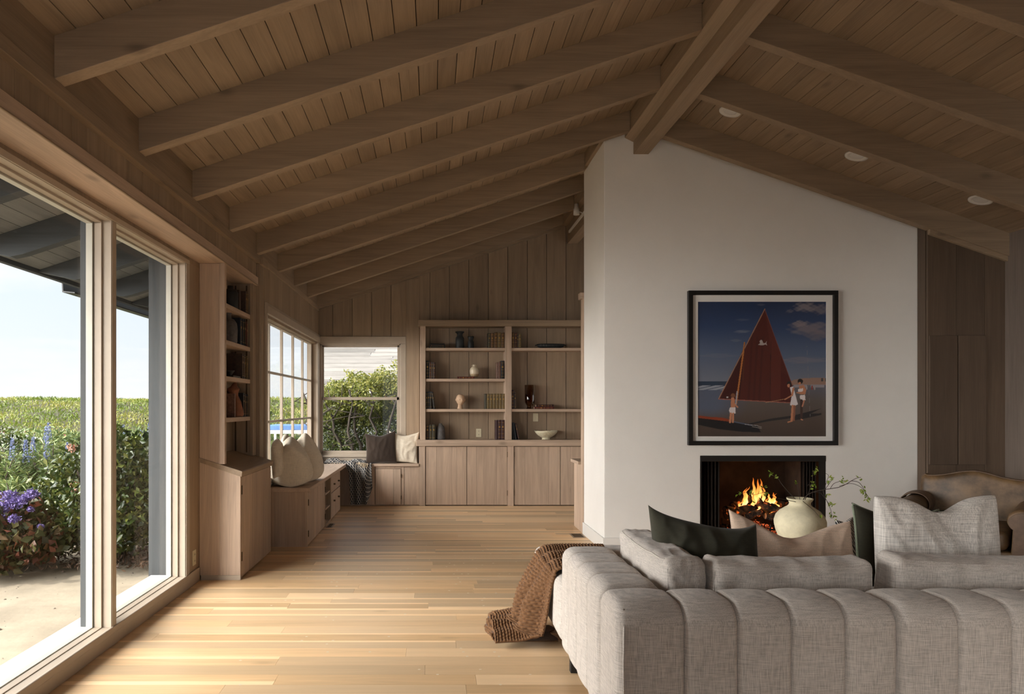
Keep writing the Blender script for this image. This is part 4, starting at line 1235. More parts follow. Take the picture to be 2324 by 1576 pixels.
def pillow(name, label, mat, c, w, h, t, rot, dip=0.0, ears=0.0, pinch=0.05, wr=0.01, seed=0, n=56, dipx=0.0, dipw=0.5, fold=0.0, cat='pillow', sag=0.0, tilt=0.0, group=None, welt=None, power=0.42):
    """c: centre of the bottom edge; rot euler in degrees applied about it"""
    V, Fs = [], []
    M = Matrix.Translation(c) @ Euler([math.radians(a) for a in rot], 'XYZ').to_matrix().to_4x4()
    def pt(u, v, s_):
        x = w / 2 * u * (1 - pinch * (1 - v * v))
        z = h / 2 * v * (1 - pinch * (1 - u * u))
        if v > -0.2:
            k = ((v + 0.2) / 1.2) ** 1.6
            z -= dip * k * math.exp(-((u - dipx) / dipw) ** 2)
            z += ears * k * abs(u) ** 5
            z += tilt * k * u
        T = t / 2 * max(0, 1 - u * u) ** min(power, 0.42) * max(0, 1 - v * v) ** (power if (v > 0 or sag == 0) else 0.28)
        T *= 1 - sag * v
        if v > 0: T *= 1 - 0.35 * fold * math.exp(-((u - dipx) / 0.28) ** 2) * v
        y = s_ * T
        q = Vector((x, 0, z))
        edge = min(1.0, 4 * (1 - max(abs(u), abs(v))))
        ridge = abs(nz((x * (1.6 - 0.6 * v), s_ * 0.1, z * 0.7), 9.0 / max(w, 0.3) * 0.5, seed))
        y -= s_ * wr * (ridge * 2.0) * edge
        y -= s_ * wr * 0.5 * abs(nz((x, s_, z), 26.0, seed + 2)) * edge
        # gathered crease falling from the dent
        y -= s_ * fold * 0.03 * math.exp(-((u - dipx - 0.12 * (1 - v)) / 0.10) ** 2) * max(0, min(1, (v - 0.15) * 2)) 
        return M @ Vector((x, y, z + h / 2))
    idx = {}
    for s_ in (-1, 1):
        for i in range(n + 1):
            for j in range(n + 1):
                u = math.sin((i / n - 0.5) * math.pi); v = math.sin((j / n - 0.5) * math.pi)
                u = 0.55 * u + 0.45 * (2 * i / n - 1); v = 0.55 * v + 0.45 * (2 * j / n - 1)
                if i in (0, n): u = -1 if i == 0 else 1
                if j in (0, n): v = -1 if j == 0 else 1
                if s_ == 1 and (i in (0, n) or j in (0, n)):
                    idx[(1, i, j)] = idx[(-1, i, j)]; continue
                idx[(s_, i, j)] = len(V); V.append(pt(u, v, s_))
        for i in range(n):
            for j in range(n):
                q = (idx[(s_, i, j)], idx[(s_, i + 1, j)], idx[(s_, i + 1, j + 1)], idx[(s_, i, j + 1)])
                Fs.append(q if s_ == -1 else q[::-1])
    mb_ = MB(); mb_.add(V, Fs, 0.5)
    if welt is None:
        o = mb_.build(name, mat, None, origin=c, smooth=True)
        return tag(o, label, cat, group)
    o = thing(name, c, label, cat, group)
    mb_.build('cover', mat, o, smooth=True)
    path = [pt(-1, -1 + 2 * i / 30, 1) for i in range(31)] + [pt(-1 + 2 * i / 30, 1, 1) for i in range(1, 31)] + [pt(1, 1 - 2 * i / 30, 1) for i in range(1, 31)]
    MB().tube(path, 0.006, 8).build('edging', welt, o, smooth=True)
    return o


pillow('scatter_pillow', 'dark forest green pillow leaning in the sofa corner, its left tip raised', GREENP, (1.255, 3.17, 0.452), 0.49, 0.375, 0.23, (-14, 0, -3), dip=0.012, ears=0.030, wr=0.012, seed=3, dipx=0.25, dipw=0.8, tilt=-0.040, fold=0.3, pinch=0.06, power=0.36)
pillow('scatter_pillow', 'sand coloured linen pillow with a deep dent, beside the dark green one', BEIGEP, (1.735, 3.32, 0.452), 0.58, 0.37, 0.18, (-12, 0, -2), dip=0.10, ears=0.012, wr=0.015, seed=8, dipx=-0.05, dipw=0.62, fold=1.0, pinch=0.04, tilt=-0.028)
pillow('scatter_pillow', 'large pale woven pillow with a dented top between the two back cushions', CHUNKY, (2.265, 3.115, 0.450), 0.565, 0.50, 0.17, (-3, 0, 3), dip=0.075, ears=-0.004, wr=0.012, seed=5, dipx=0.05, dipw=0.42, fold=0.9, pinch=0.02, power=0.33)
pillow('scatter_pillow', 'dark green velvet pillow with sage edging behind the large pale one', GREENP, (2.315, 3.44, 0.445), 0.50, 0.385, 0.15, (-10, 5, 10), dip=0.04, ears=0.02, wr=0.008, seed=6, welt=SAGE)

# striped cloth over the table corner
m_str, nt, b = new_mat('black_white_stripes')
tc = node(nt, 'ShaderNodeTexCoord'); mp = node(nt, 'ShaderNodeMapping'); mp.inputs['Rotation'].default_value = (0, 0.5, 0)
wv = node(nt, 'ShaderNodeTexWave', Scale=26.0, Distortion=1.5); cr = node(nt, 'ShaderNodeValToRGB')
cr.color_ramp.interpolation = 'CONSTANT'; cr.color_ramp.elements[0].color = (0.012, 0.012, 0.014, 1); cr.color_ramp.elements[1].position = 0.55; cr.color_ramp.elements[1].color = (0.60, 0.57, 0.53, 1)
nt.links.new(tc.outputs['Object'], mp.inputs[0]); nt.links.new(mp.outputs[0], wv.inputs[0]); nt.links.new(wv.outputs[0], cr.inputs[0]); nt.links.new(cr.outputs[0], b.inputs['Base Color']); b.inputs['Roughness'].default_value = 0.9
pillow('striped_cushion', 'small black and white striped cushion half hidden behind the dark green velvet pillow', m_str, (2.405, 3.98, 0.405), 0.20, 0.30, 0.10, (-10, 0, 35), dip=0.02, wr=0.012, seed=12, cat='pillow')

# pillows on the window bench and seat
ZB = 0.572
pillow('bench_pillow', 'large cream pillow at the near end of the low bench', CREAMP, (-1.40, 6.84, ZB), 0.38, 0.45, 0.40, (0, 0, 101), dip=-0.04, ears=-0.10, wr=0.008, seed=21, pinch=0.05, n=44, sag=0.38, dipw=0.4, power=0.62)
pillow('bench_pillow', 'cream pillow standing just behind the large near one on the low bench', CREAMP, (-1.335, 7.26, ZB), 0.36, 0.47, 0.36, (0, 0, 99), dip=-0.04, ears=-0.10, wr=0.006, seed=22, pinch=0.05, n=44, sag=0.38, dipw=0.4, power=0.62)
pillow('bench_pillow', 'brightly lit cream pillow against the grid window behind the near one', CREAMP, (-1.475, 6.66, 0.656), 0.15, 0.36, 0.12, (-4, 0, 60), dip=-0.04, ears=-0.05, wr=0.006, seed=23, pinch=0.10, n=40)
pillow('bench_pillow', 'cream pillow showing only its tip between the others at the grid window', CREAMP, (-1.475, 7.10, 0.656), 0.26, 0.39, 0.13, (-4, 0, 88), dip=-0.04, ears=-0.05, wr=0.006, seed=24, pinch=0.10, n=40)
ZW = 0.568
pillow('seat_pillow', 'chocolate brown velvet pillow on the window seat', BROWNP, (-0.705, 9.48, ZW), 0.42, 0.42, 0.15, (-9, -2, 4), dip=0.03, ears=0.015, wr=0.006, seed=31, n=44, pinch=0.06, tilt=0.015)
pillow('seat_pillow', 'cream pillow at the right end of the window seat behind the brown one', CREAMP, (-0.42, 9.54, ZW), 0.42, 0.42, 0.13, (-8, 2, -6), dip=0.03, ears=0.02, wr=0.008, seed=32, n=44, pinch=0.07)


# ------------------------------------------------------------------ knitted throw over the chaise
def sheet(Pf, nu, nv, su, sv, thick, disp=None, flip=False):
    """grid surface Pf(u,v) u,v in 0..1; disp(a,b)->height with a,b in metres"""
    g = np.empty((nu + 1, nv + 1, 3))
    for i in range(nu + 1):
        for j in range(nv + 1):
            g[i, j] = Pf(i / nu, j / nv)
    du = np.gradient(g, axis=0); dv = np.gradient(g, axis=1)
    nn = np.cross(du, dv); nn /= np.maximum(np.linalg.norm(nn, axis=2, keepdims=True), 1e-9)
    if flip: nn = -nn
    a = np.linspace(0, su, nu + 1)[:, None] * np.ones((1, nv + 1)); b_ = np.ones((nu + 1, 1)) * np.linspace(0, sv, nv + 1)[None, :]
    hgt = disp(a, b_) if disp is not None else 0 * a
    top = g + nn * (thick + hgt)[..., None]
    bot = g
    V = top.reshape(-1, 3).tolist() + bot.reshape(-1, 3).tolist()
    N = (nu + 1) * (nv + 1); Fs = []
    w = nv + 1
    for i in range(nu):
        for j in range(nv):
            q = (i * w + j, (i + 1) * w + j, (i + 1) * w + j + 1, i * w + j + 1)
            Fs.append(q); Fs.append(tuple(N + k for k in q[::-1]))
    for i in range(nu):
        Fs.append((i * w, N + i * w, N + (i + 1) * w, (i + 1) * w))
        Fs.append((i * w + nv, (i + 1) * w + nv, N + (i + 1) * w + nv, N + i * w + nv))
    for j in range(nv):
        Fs.append((j, j + 1, N + j + 1, N + j)); Fs.append((nu * w + j, N + nu * w + j, N + nu * w + j + 1, nu * w + j + 1))
    mb_ = MB(); mb_.add(V, Fs, 0.5)
    uv = np.stack([a, b_, 0 * a], axis=2).reshape(-1, 3)
    mb_.uv['suv'] = np.concatenate([uv, uv])
    return mb_


def poly_path(pts):
    P = [np.array(p, float) for p in pts]
    L_ = [0]
    for a, b_ in zip(P[:-1], P[1:]): L_.append(L_[-1] + np.linalg.norm(b_ - a))
    tot = L_[-1]
    def f(t):
        # Catmull-Rom through the points, by length
        s_ = t * tot
        i = max(0, min(len(P) - 2, int(np.searchsorted(L_, s_, 'right') - 1)))
        k = (s_ - L_[i]) / max(L_[i + 1] - L_[i], 1e-9)
        p0, p1, p2, p3 = P[max(i - 1, 0)], P[i], P[i + 1], P[min(i + 2, len(P) - 1)]
        return 0.5 * ((2 * p1) + (-p0 + p2) * k + (2 * p0 - 5 * p1 + 4 * p2 - p3) * k * k + (-p0 + 3 * p1 - 3 * p2 + p3) * k ** 3)
    return f, tot


def knit(a, b_):
    p, q = 0.021, 0.0165
    row_ = np.floor(a / q)
    return 0.0095 * np.abs(np.sin(np.pi * a / q)) * (0.35 + 0.65 * np.abs(np.sin(np.pi * b_ / p + (row_ % 2) * np.pi / 2)))


kt = thing('knitted_throw', (0.6, 4.1, 0), 'chunky caramel knitted throw spilling off the sofa chaise onto the floor', 'blanket')
path, tot = poly_path([(1.05, 0.458), (0.85, 0.458), (0.73, 0.458), (0.670, 0.445), (0.640, 0.38), (0.610, 0.27), (0.590, 0.15), (0.565, 0.065), (0.50, 0.035), (0.42, 0.03), (0.345, 0.028)])
def drape(u, v):
    x, z = path(u)
    fl = max(0, min(1, (u * tot - 0.36) / 0.25))      # how far it hangs free
    fo = 0.5 + 0.5 * math.cos(v * 2 * math.pi * 3.2 + 1.2 + 0.9 * u)
    fo2 = 0.5 + 0.5 * math.cos(v * 2 * math.pi * 1.4 + 2.0)
    if z > 0.05 and x < 0.66:
        x += 0.035 * max(0, 1 - v * 6) * fl
        x -= fl * (0.085 * fo + 0.030 * fo2) * min(1, v * 7)
    z += (0.006 + 0.020 * fo) * (1 - fl) + (0.035 * fo + 0.015 * fo2) * (1 if z < 0.07 else 0) * fl
    y = 3.74 + (0.62 - 0.14 * fl) * v + 0.015 * math.sin(u * 9) + 0.10 * fl
    return (x, y, max(z, 0.002))
sheet(drape, 520, 190, tot, 0.55, 0.008, knit, True).build('hanging_part', KNIT, kt, smooth=True)
# folded pile on the floor
path2, tot2 = poly_path([(0.70, 0.006), (0.55, 0.004), (0.42, 0.004), (0.345, 0.010), (0.325, 0.030), (0.35, 0.050), (0.42, 0.062), (0.50, 0.085), (0.56, 0.13)])
def pile(u, v):
    x, z = path2(u)
    y = 3.985 + 0.30 * v + 0.02 * math.sin(v * 5) + (0.02 if z > 0.02 else 0)
    x += 0.018 * math.sin(v * 9 + 1) + 0.02 * v
    z += (0.030 * (0.5 + 0.5 * math.cos(v * 13 + 0.5)) * (1 if z > 0.045 else 0.1)) * min(1, 4 * v + 0.2)
    if z > 0.04: z -= 0.026 * max(0, 1 - 7 * v)
    return (x, y, max(z, 0.001))
sheet(pile, 260, 110, tot2, 0.32, 0.006, lambda a, b_: knit(a, b_) * 0.8).build('folded_part', KNIT, kt, smooth=True)

# patterned throw on the window seat
m_pat, nt, b = new_mat('charcoal_diamond_weave')
at_ = node(nt, 'ShaderNodeAttribute', attribute_name='suv')
sp = node(nt, 'ShaderNodeSeparateXYZ'); nt.links.new(at_.outputs['Vector'], sp.inputs[0])
def tri(o_, k): return math_n(nt, 'PINGPONG', math_n(nt, 'MULTIPLY', o_, k), 1.0)
da = tri(sp.outputs[0], 34); db = tri(sp.outputs[1], 48)
sm = math_n(nt, 'ADD', da, db)
line = math_n(nt, 'LESS_THAN', math_n(nt, 'ABSOLUTE', math_n(nt, 'SUBTRACT', sm, 1.0)), 0.17)
mxp = node(nt, 'ShaderNodeMixRGB'); mxp.inputs[1].default_value = (0.022, 0.024, 0.030, 1); mxp.inputs[2].default_value = (0.46, 0.42, 0.36, 1)
nt.links.new(line, mxp.inputs[0]); nt.links.new(mxp.outputs[0], b.inputs['Base Color']); b.inputs['Roughness'].default_value = 0.95
pt_ = thing('patterned_throw', (-1.2, 9.5, 0.568), 'charcoal and white diamond-pattern throw hanging off the corner of the window seat', 'blanket')
pathp, totp = poly_path([(9.62, 0.572), (9.55, 0.574), (9.47, 0.574), (9.40, 0.574), (9.366, 0.560), (9.352, 0.50), (9.345, 0.36), (9.34, 0.20), (9.345, 0.03)])
def drapep(u, v):
    y, z = pathp(u)
    hang = max(0, min(1, (0.57 - z) / 0.1))
    fo = 0.5 + 0.5 * math.cos(v * 2 * math.pi * 2.6 + 0.7)
    x = -1.13 + 0.30 * v + (0.05 - 0.02 * v) * hang * (u - 0.4) - 0.10 * (1 - hang) * (1 - v)
    y -= hang * (0.045 * fo)
    z += (1 - hang) * (0.02 * fo + 0.012 * math.sin(u * 20 + v * 7))
    z2 = z
    if v > 0.72 and hang > 0: z2 = 0.565 - (0.565 - z) * (1 - 0.42 * (v - 0.72) / 0.28)
    return (x, y, max(z2, 0.006))
sheet(drapep, 90, 60, totp, 0.46, 0.004).build('hanging_part', m_pat, pt_, smooth=True)
def heap(u, v):
    x = -1.50 + 0.58 * u; y = 9.42 + 0.18 * v
    k = math.sin(math.pi * v) ** 0.6 * math.sin(math.pi * min(1, u * 1.02)) ** 0.5 if 0 < u < 0.98 else 0
    z = 0.572 + 0.075 * k * (0.55 + 0.45 * math.sin(u * 8.5 + 0.2)) + 0.012 * math.sin(u * 30 + v * 9) * k + 0.010 * math.cos(v * 22 - u * 10) * k
    return (x, y - 0.02 * u, max(z, 0.570))
sheet(heap, 80, 40, 0.75, 0.34, 0.004).build('heaped_part', m_pat, pt_, smooth=True)
FR = plain('ecru_fringe', (0.50, 0.38, 0.25), 0.95)
mb = MB()
for k in range(13):
    u = k / 12
    p0 = Vector((-1.36 + 0.40 * u, 9.392, 0.582)); mb.tube([p0, p0 + Vector((0.004, -0.018, -0.004)), p0 + Vector((random.uniform(-.006, .01), -0.030, -0.020))], [0.005, 0.004, 0.002], 5)
for k in range(8):
    x_ = -0.935 + 0.016 * k
    p0 = Vector((x_, 9.345, 0.245 + 0.008 * k)); mb.tube([p0, p0 + Vector((0.0, -0.004, -0.02)), p0 + Vector((random.uniform(-.005, .005), -0.004, -0.045))], [0.004, 0.005, 0.003], 5)
for k in range(7):
    p0 = Vector((-1.00 + 0.02 * k, 9.36, 0.59 - 0.002 * k)); mb.tube([p0, p0 + Vector((0.0, -0.03, -0.02)), p0 + Vector((random.uniform(-.02, .02), -0.035, -0.065))], [0.006, 0.006, 0.003], 5)
mb.build('fringe', FR, pt_)

# ------------------------------------------------------------------ coffee table, vase with branches
ct = thing('coffee_table', (2.75, 4.4, 0), 'low pale oak coffee table between the sofa and the fireplace', 'table')
box(1.98, 3.50, 4.00, 4.88, 0.355, 0.400).build('table_top', OAKT, ct, bevel=0.006)
for (x, y) in ((2.06, 4.08), (3.42, 4.08), (2.06, 4.80), (3.42, 4.80)):
    box(x - 0.04, x + 0.04, y - 0.04, y + 0.04, 0, 0.355).build('leg', OAKT, ct, bevel=0.004)

VY_ = 4.6; VXc = (1815.5 - VX) * VY_ / F
POT = plain('chalky_clay', (0.66, 0.60, 0.42), 0.9, noise=0.12, scale=14, bump=0.7, bscale=45)
vs_ = thing('clay_vase', (VXc, VY_, 0.40), 'wide chalky cream clay vase holding bare branches on the coffee table', 'vase')
s = VY_ / F
prof = [(0, 0), (24, 0), (30, 6), (42, 22), (50, 42), (53.5, 58), (53.8, 66), (50, 78), (42, 88), (32, 95), (25.5, 99), (23, 102), (22, 106), (23.5, 110), (27.3, 114.5), (27.6, 117), (24.5, 116.5), (20, 110), (19, 104), (22, 98), (30, 92), (0, 60)]
def lump(x, y, z, a):
    k = 1 + 0.012 * nz((x, y, z), 14, 2)
    return x * k, y * k, z
MB().lathe([(r * s, h * s) for r, h in prof], tuple(vs_.location), 72, fn=lump).build('body', POT, vs_, smooth=True)
BARK = plain('dark_bark', (0.035, 0.024, 0.016), 0.8, bump=0.3, scale=80)
SPRIG = leafmat('sprig_leaves', (0.16, 0.26, 0.02), (0.26, 0.38, 0.04), (0.42, 0.48, 0.10), trans=0.4)
br_ = thing('branches', (VXc, VY_, 0.74), 'thin dark branches with sparse fresh green leaves arching out of the clay vase', 'branches')
def bpx(pts, dy=0.0, dy2=0.0):
    n = len(pts)
    return [at(x, y, VY_ + dy + (dy2 - dy) * i / max(n - 1, 1)) for i, (x, y) in enumerate(pts)]
def smoothp(P, k=5):
    f, t_ = poly_path([tuple(p) for p in P])
    n = len(P) * k
    return [Vector(f(i / n)) for i in range(n + 1)]
twigs = [
    ([(1818, 1175), (1822, 1137), (1840, 1120), (1870, 1112), (1902, 1107), (1921, 1099), (1932, 1092)], 0.0024, 0.0, -0.20),
    ([(1932, 1092), (1944, 1086), (1954, 1084)], 0.0012, -0.2, -0.24),
    ([(1932, 1092), (1948, 1095), (1958, 1106), (1964, 1120), (1970, 1134)], 0.0012, -0.20, -0.28),
    ([(1905, 1104), (1930, 1098), (1950, 1104), (1961, 1114), (1973, 1132)], 0.0010, -0.18, -0.26),
    ([(1884, 1110), (1893, 1098), (1912, 1092), (1926, 1092)], 0.0011, -0.12, -0.2),
    ([(1872, 1112), (1878, 1104), (1888, 1090), (1893, 1084)], 0.0011, -0.1, -0.1),
    ([(1870, 1112), (1876, 1094), (1880, 1080), (1874, 1075)], 0.0010, -0.1, 0.0),
    ([(1868, 1113), (1872, 1128), (1880, 1145), (1886, 1160), (1888, 1178)], 0.0012, -0.1, -0.12),
    ([(1845, 1118), (1862, 1120), (1874, 1134), (1884, 1148)], 0.0010, 0.0, -0.05),
    ([(1826, 1137), (1838, 1112), (1843, 1092), (1846, 1072), (1852, 1063)], 0.0014, 0.0, 0.10),
    ([(1840, 1104), (1836, 1100), (1832, 1104)], 0.0009, 0.05, 0.05),
    ([(1816, 1140), (1812, 1112), (1806, 1096)], 0.0014, 0.02, 0.12),
    ([(1812, 1140), (1790, 1118), (1772, 1096), (1764, 1084), (1748, 1078)], 0.0015, -0.02, 0.08),
    ([(1806, 1140), (1780, 1134), (1758, 1130), (1740, 1118), (1712, 1124)], 0.0013, -0.05, -0.1),
    ([(1740, 1120), (1728, 1110), (1738, 1102)], 0.0009, -0.1, -0.1),
    ([(1712, 1124), (1692, 1118), (1682, 1122), (1674, 1118)], 0.0010, -0.1, -0.12),
    ([(1822, 1138), (1848, 1160), (1858, 1172), (1862, 1176)], 0.0012, -0.15, -0.18),
]
for (pts, r, d0, d1) in twigs:
    P = smoothp(bpx(pts, d0, d1))
    MB().tube(P, [r * (1 - 0.5 * i / len(P)) + 0.0006 for i in range(len(P))], 6).build('twig', BARK, br_, smooth=True)
cl = [(1748, 1076, 9, 6, .08), (1762, 1083, 5, 4, .06), (1806, 1096, 6, 3, .12), (1840, 1104, 10, 6, .06), (1842, 1094, 6, 3, .06), (1851, 1068, 8, 6, .1), (1847, 1076, 5, 4, .1), (1880, 1096, 7, 5, -.1), (1888, 1086, 6, 4, -.1),
      (1914, 1092, 9, 6, -.18), (1922, 1092, 5, 3, -.2), (1950, 1086, 6, 3, -.22), (1958, 1118, 9, 7, -.26), (1968, 1132, 8, 5, -.27), (1963, 1124, 8, 4, -.25), (1878, 1124, 8, 5, -.1), (1884, 1142, 9, 6, -.1), (1889, 1148, 5, 3, -.1),
      (1889, 1168, 9, 6, -.1), (1893, 1175, 7, 4, -.1), (1734, 1104, 6, 3, -.1), (1736, 1122, 7, 5, -.08), (1706, 1118, 6, 4, -.1), (1676, 1120, 9, 5, -.12), (1864, 1174, 4, 3, -.17), (1712, 1140, 3, 2, -.05)]
mb = MB()
for (x, y, sp_, n, d_) in cl:
    for k in range(n):
        c = at(x + random.gauss(0, sp_ * 0.45), y + random.gauss(0, sp_ * 0.45), VY_ + d_ + random.uniform(-0.015, 0.015))
        d1 = Vector((random.uniform(-1, 1), random.uniform(-0.6, 0.6), random.uniform(-1, 0.8))).normalized()
        d2 = d1.cross(Vector((random.uniform(-.3, .3), 1, random.uniform(-.3, .3)))).normalized()
        l_ = random.uniform(0.010, 0.017); w_ = l_ * 0.36
        up = d1.cross(d2) * w_ * 0.4
        mb.add([c - d1 * l_, c - d1 * l_ * 0.2 + d2 * w_ + up, c + d1 * l_, c - d1 * l_ * 0.2 - d2 * w_ + up, c - d1 * 0.2 * l_],
               [(0, 4, 1), (4, 2, 1), (0, 3, 4), (4, 3, 2)])
mb.build('leaves', SPRIG, br_)

# ------------------------------------------------------------------ leather armchair
LEA = plain('worn_brown_leather', (0.095, 0.053, 0.022), 0.5, noise=0.35, scale=7, bump=0.12, bscale=60, col2=(0.18, 0.105, 0.048))
LEAP = plain('worn_leather_front', (0.13, 0.080, 0.050), 0.6, noise=0.3, scale=14, bump=0.1, bscale=60)
ACX, ACY = 4.165, 5.42
ac = thing('armchair', (ACX, ACY, 0), 'worn brown leather club armchair with a curved back, in the far right corner', 'armchair')
RA = Matrix.Translation((ACX, ACY, 0)) @ Matrix.Rotation(math.radians(-45), 4, 'Z')
# back: hump-topped
def back_fn(p, n):
    u = p.x / 0.40
    top = 0.06 * math.exp(-((u - 0.0) / 0.42) ** 2) + 0.012 * (abs(u) > 0.8)
    k = max(0, (p.z - 0.45) / 0.36)
    q = Vector((p.x, p.y + 0.06 * k - 0.03 * math.cos(u * 1.5), p.z + top * k - 0.012 * abs(u) * k))
    q += n * 0.006 * nz(p, 5, 3)
    return RA @ q
rbox(-0.365, 0.365, 0.26, 0.40, 0.30, 0.775, 0.04, n=22, k=4, fn=back_fn).build('backrest', LEA, ac, smooth=True)
pth = []
for i in range(41):
    u = -1 + 2 * i / 40
    x = u * 0.352
    z = 0.772 - (0.03 if abs(u) > 0.97 else 0)
    pth.append(back_fn(Vector((x, 0.275, z)), Vector((0, 0, 1))))
MB().tube(pth, 0.005, 6).build('back_welt', LEAP, ac, smooth=True)
for s_ in (-1, 1):
    # rolled arm: a fat horizontal roll over a narrower side panel
    secs = []
    n = 22
    def sect(cx):
        P = []
        for i in range(n):
            a = math.radians(-50 + 280 * i / (n - 1))
            P.append((cx + s_ * 0.015 + 0.095 * math.cos(a) * (1.0), 0.535 + 0.082 * math.sin(a)))
        P += [(cx - 0.055, 0.30), (cx - 0.055, 0.10), (cx + 0.055, 0.10), (cx + 0.055, 0.30)]
        return P
    mb_ = MB(); V = []; ys = [-0.36, -0.352, -0.33, -0.2, -0.05, 0.1, 0.25, 0.36]
    for yi, y in enumerate(ys):
        sc_ = [0.90, 0.97, 1, 1, 1, 1, 1, 1][yi]
        for (px_, pz_) in sect(s_ * 0.345):
            cx_ = s_ * 0.345
            V.append(RA @ Vector((cx_ + (px_ - cx_) * sc_, y, 0.4 + (pz_ - 0.4) * sc_ + 0.03 * max(0, y))))
    m_ = len(sect(0)); Fs = [tuple(range(m_))[::-1], tuple((len(ys) - 1) * m_ + k for k in range(m_))]
    for i in range(len(ys) - 1):
        for j in range(m_): Fs.append((i * m_ + j, i * m_ + (j + 1) % m_, (i + 1) * m_ + (j + 1) % m_, (i + 1) * m_ + j))
    mb_.add(V, Fs, 0.5)
    arm = mb_.build('arm', LEA, ac, smooth=False, weld=True)
    for pl in arm.data.polygons: pl.use_smooth = len(pl.vertices) == 4
    f_ = MB(); P = [(x_, z_) for (x_, z_) in sect(s_ * 0.345)]
    cx_ = s_ * 0.345
    f_.prism([(cx_ + (x_ - cx_) * 0.84, 0.42 + (z_ - 0.42) * 0.86) for x_, z_ in P], 'y', -0.368, -0.355); f_.xform(RA).build('arm_front', LEAP, arm, bevel=0.003)
rbox(-0.275, 0.275, -0.36, 0.28, 0.30, 0.45, 0.05, n=10, k=4, fn=lambda p, n: RA @ (p + n * 0.008 * nz(p, 5, 6))).build('seat_cushion', LEA, ac, smooth=True)
rbox(-0.31, 0.31, -0.34, 0.34, 0.10, 0.30, 0.02, n=4, k=2, fn=lambda p, n: RA @ p).build('base', LEA, ac, smooth=True)
for (x, y) in ((-0.38, -0.31), (0.38, -0.31), (-0.38, 0.31), (0.38, 0.31)):
    MB().lathe([(0.016, 0), (0.022, 0.04), (0.028, 0.11), (0, 0.11)], (x, y, 0), 14).xform(RA).build('leg', DARKP, ac, smooth=True)
# cover draped over the left arm
def cov(u, v):
    a = math.radians(-35 + 250 * u)
    p = Vector((-0.360 + 0.104 * math.cos(a), 0.02 + 0.25 * v + 0.02 * math.sin(u * 4), 0.540 + 0.092 * math.sin(a) + 0.006 * math.sin(v * 9 + u * 5) + 0.03 * max(0, 0.02 + 0.25 * v)))
    return RA @ p
sheet(lambda u, v: cov(1 - u, v), 40, 16, 0.4, 0.25, 0.006).build('arm_cover', LEAP, ac, smooth=True)
pillow('chair_cushion', 'small dull green cushion lying on the armchair seat', plain('dull_green_cloth', (0.045, 0.060, 0.04), 0.9), tuple(RA @ Vector((-0.10, -0.02, 0.452))), 0.30, 0.22, 0.07, (-80, 0, -20), wr=0.008, seed=41, n=30, cat='cushion')

# ------------------------------------------------------------------ fireplace
SOOT = plain('sooty_brick', (0.045, 0.028, 0.018), 0.95, noise=0.5, scale=5, bump=0.5)
mb = MB()
mb.box(FX0 - 0.02, FX0, CY0 + 0.05, 7.22, 0.0, 0.95); mb.box(FX1, FX1 + 0.02, CY0 + 0.05, 7.22, 0, 0.95)
mb.box(FX0, FX1, 7.20, 7.24, 0, 0.95); mb.box(FX0, FX1, CY0 + 0.02, 7.2, 0.02, 0.055)
mb.box(FX0, FX1, CY0 + 0.06, 7.2, 0.90, 0.93)
# cut the opening through the solid breast: the box sits just inside it
mb = MB()
mb.box(FX0, FX0 + 0.02, CY0 + 0.03, 7.22, FZ0, FZ1); mb.box(FX1 - 0.02, FX1, CY0 + 0.03, 7.22, FZ0, FZ1)
mb.box(FX0 + 0.02, FX1 - 0.02, 7.19, 7.24, FZ0, FZ1); mb.box(FX0 + 0.02, FX1 - 0.02, CY0 + 0.03, 7.19, FZ0, FZ0 + 0.02); mb.box(FX0 + 0.02, FX1 - 0.02, CY0 + 0.06, 7.19, FZ1 - 0.02, FZ1)
struct(mb.build('wall_firebox', SOOT), 'sooty lining of the fireplace')
fs = thing('fireplace_screen', ((FX0 + FX1) / 2, CY0, FZ0), 'black metal fireplace surround with dark mesh curtains drawn to the sides', 'fire screen')
box(FX0, FX1, CY0 - 0.006, CY0 + 0.03, 0.835, FZ1).build('hood', BLACKM, fs, bevel=0.002)
box(FX1 - 0.05, FX1, CY0 + 0.0, CY0 + 0.03, FZ0, 0.835).build('jamb', BLACKM, fs)
box(FX0, FX0 + 0.012, CY0 + 0.0, CY0 + 0.03, FZ0, 0.835).build('jamb', BLACKM, fs)
CHAIN = plain('dark_chain_mesh', (0.02, 0.012, 0.008), 0.5, metal=0.6, bump=0.8, scale=300)
for (a, c) in ((FX0 + 0.04, FX0 + 0.20), (FX1 - 0.19, FX1 - 0.06)):
    sheet(lambda u, v: (a + (c - a) * u, CY0 + 0.075 + 0.02 * math.sin(u * 30), FZ0 + 0.03 + (0.835 - FZ0 - 0.04) * v), 60, 4, 0.3, 0.7, 0.002).build('curtain', CHAIN, fs, smooth=True)
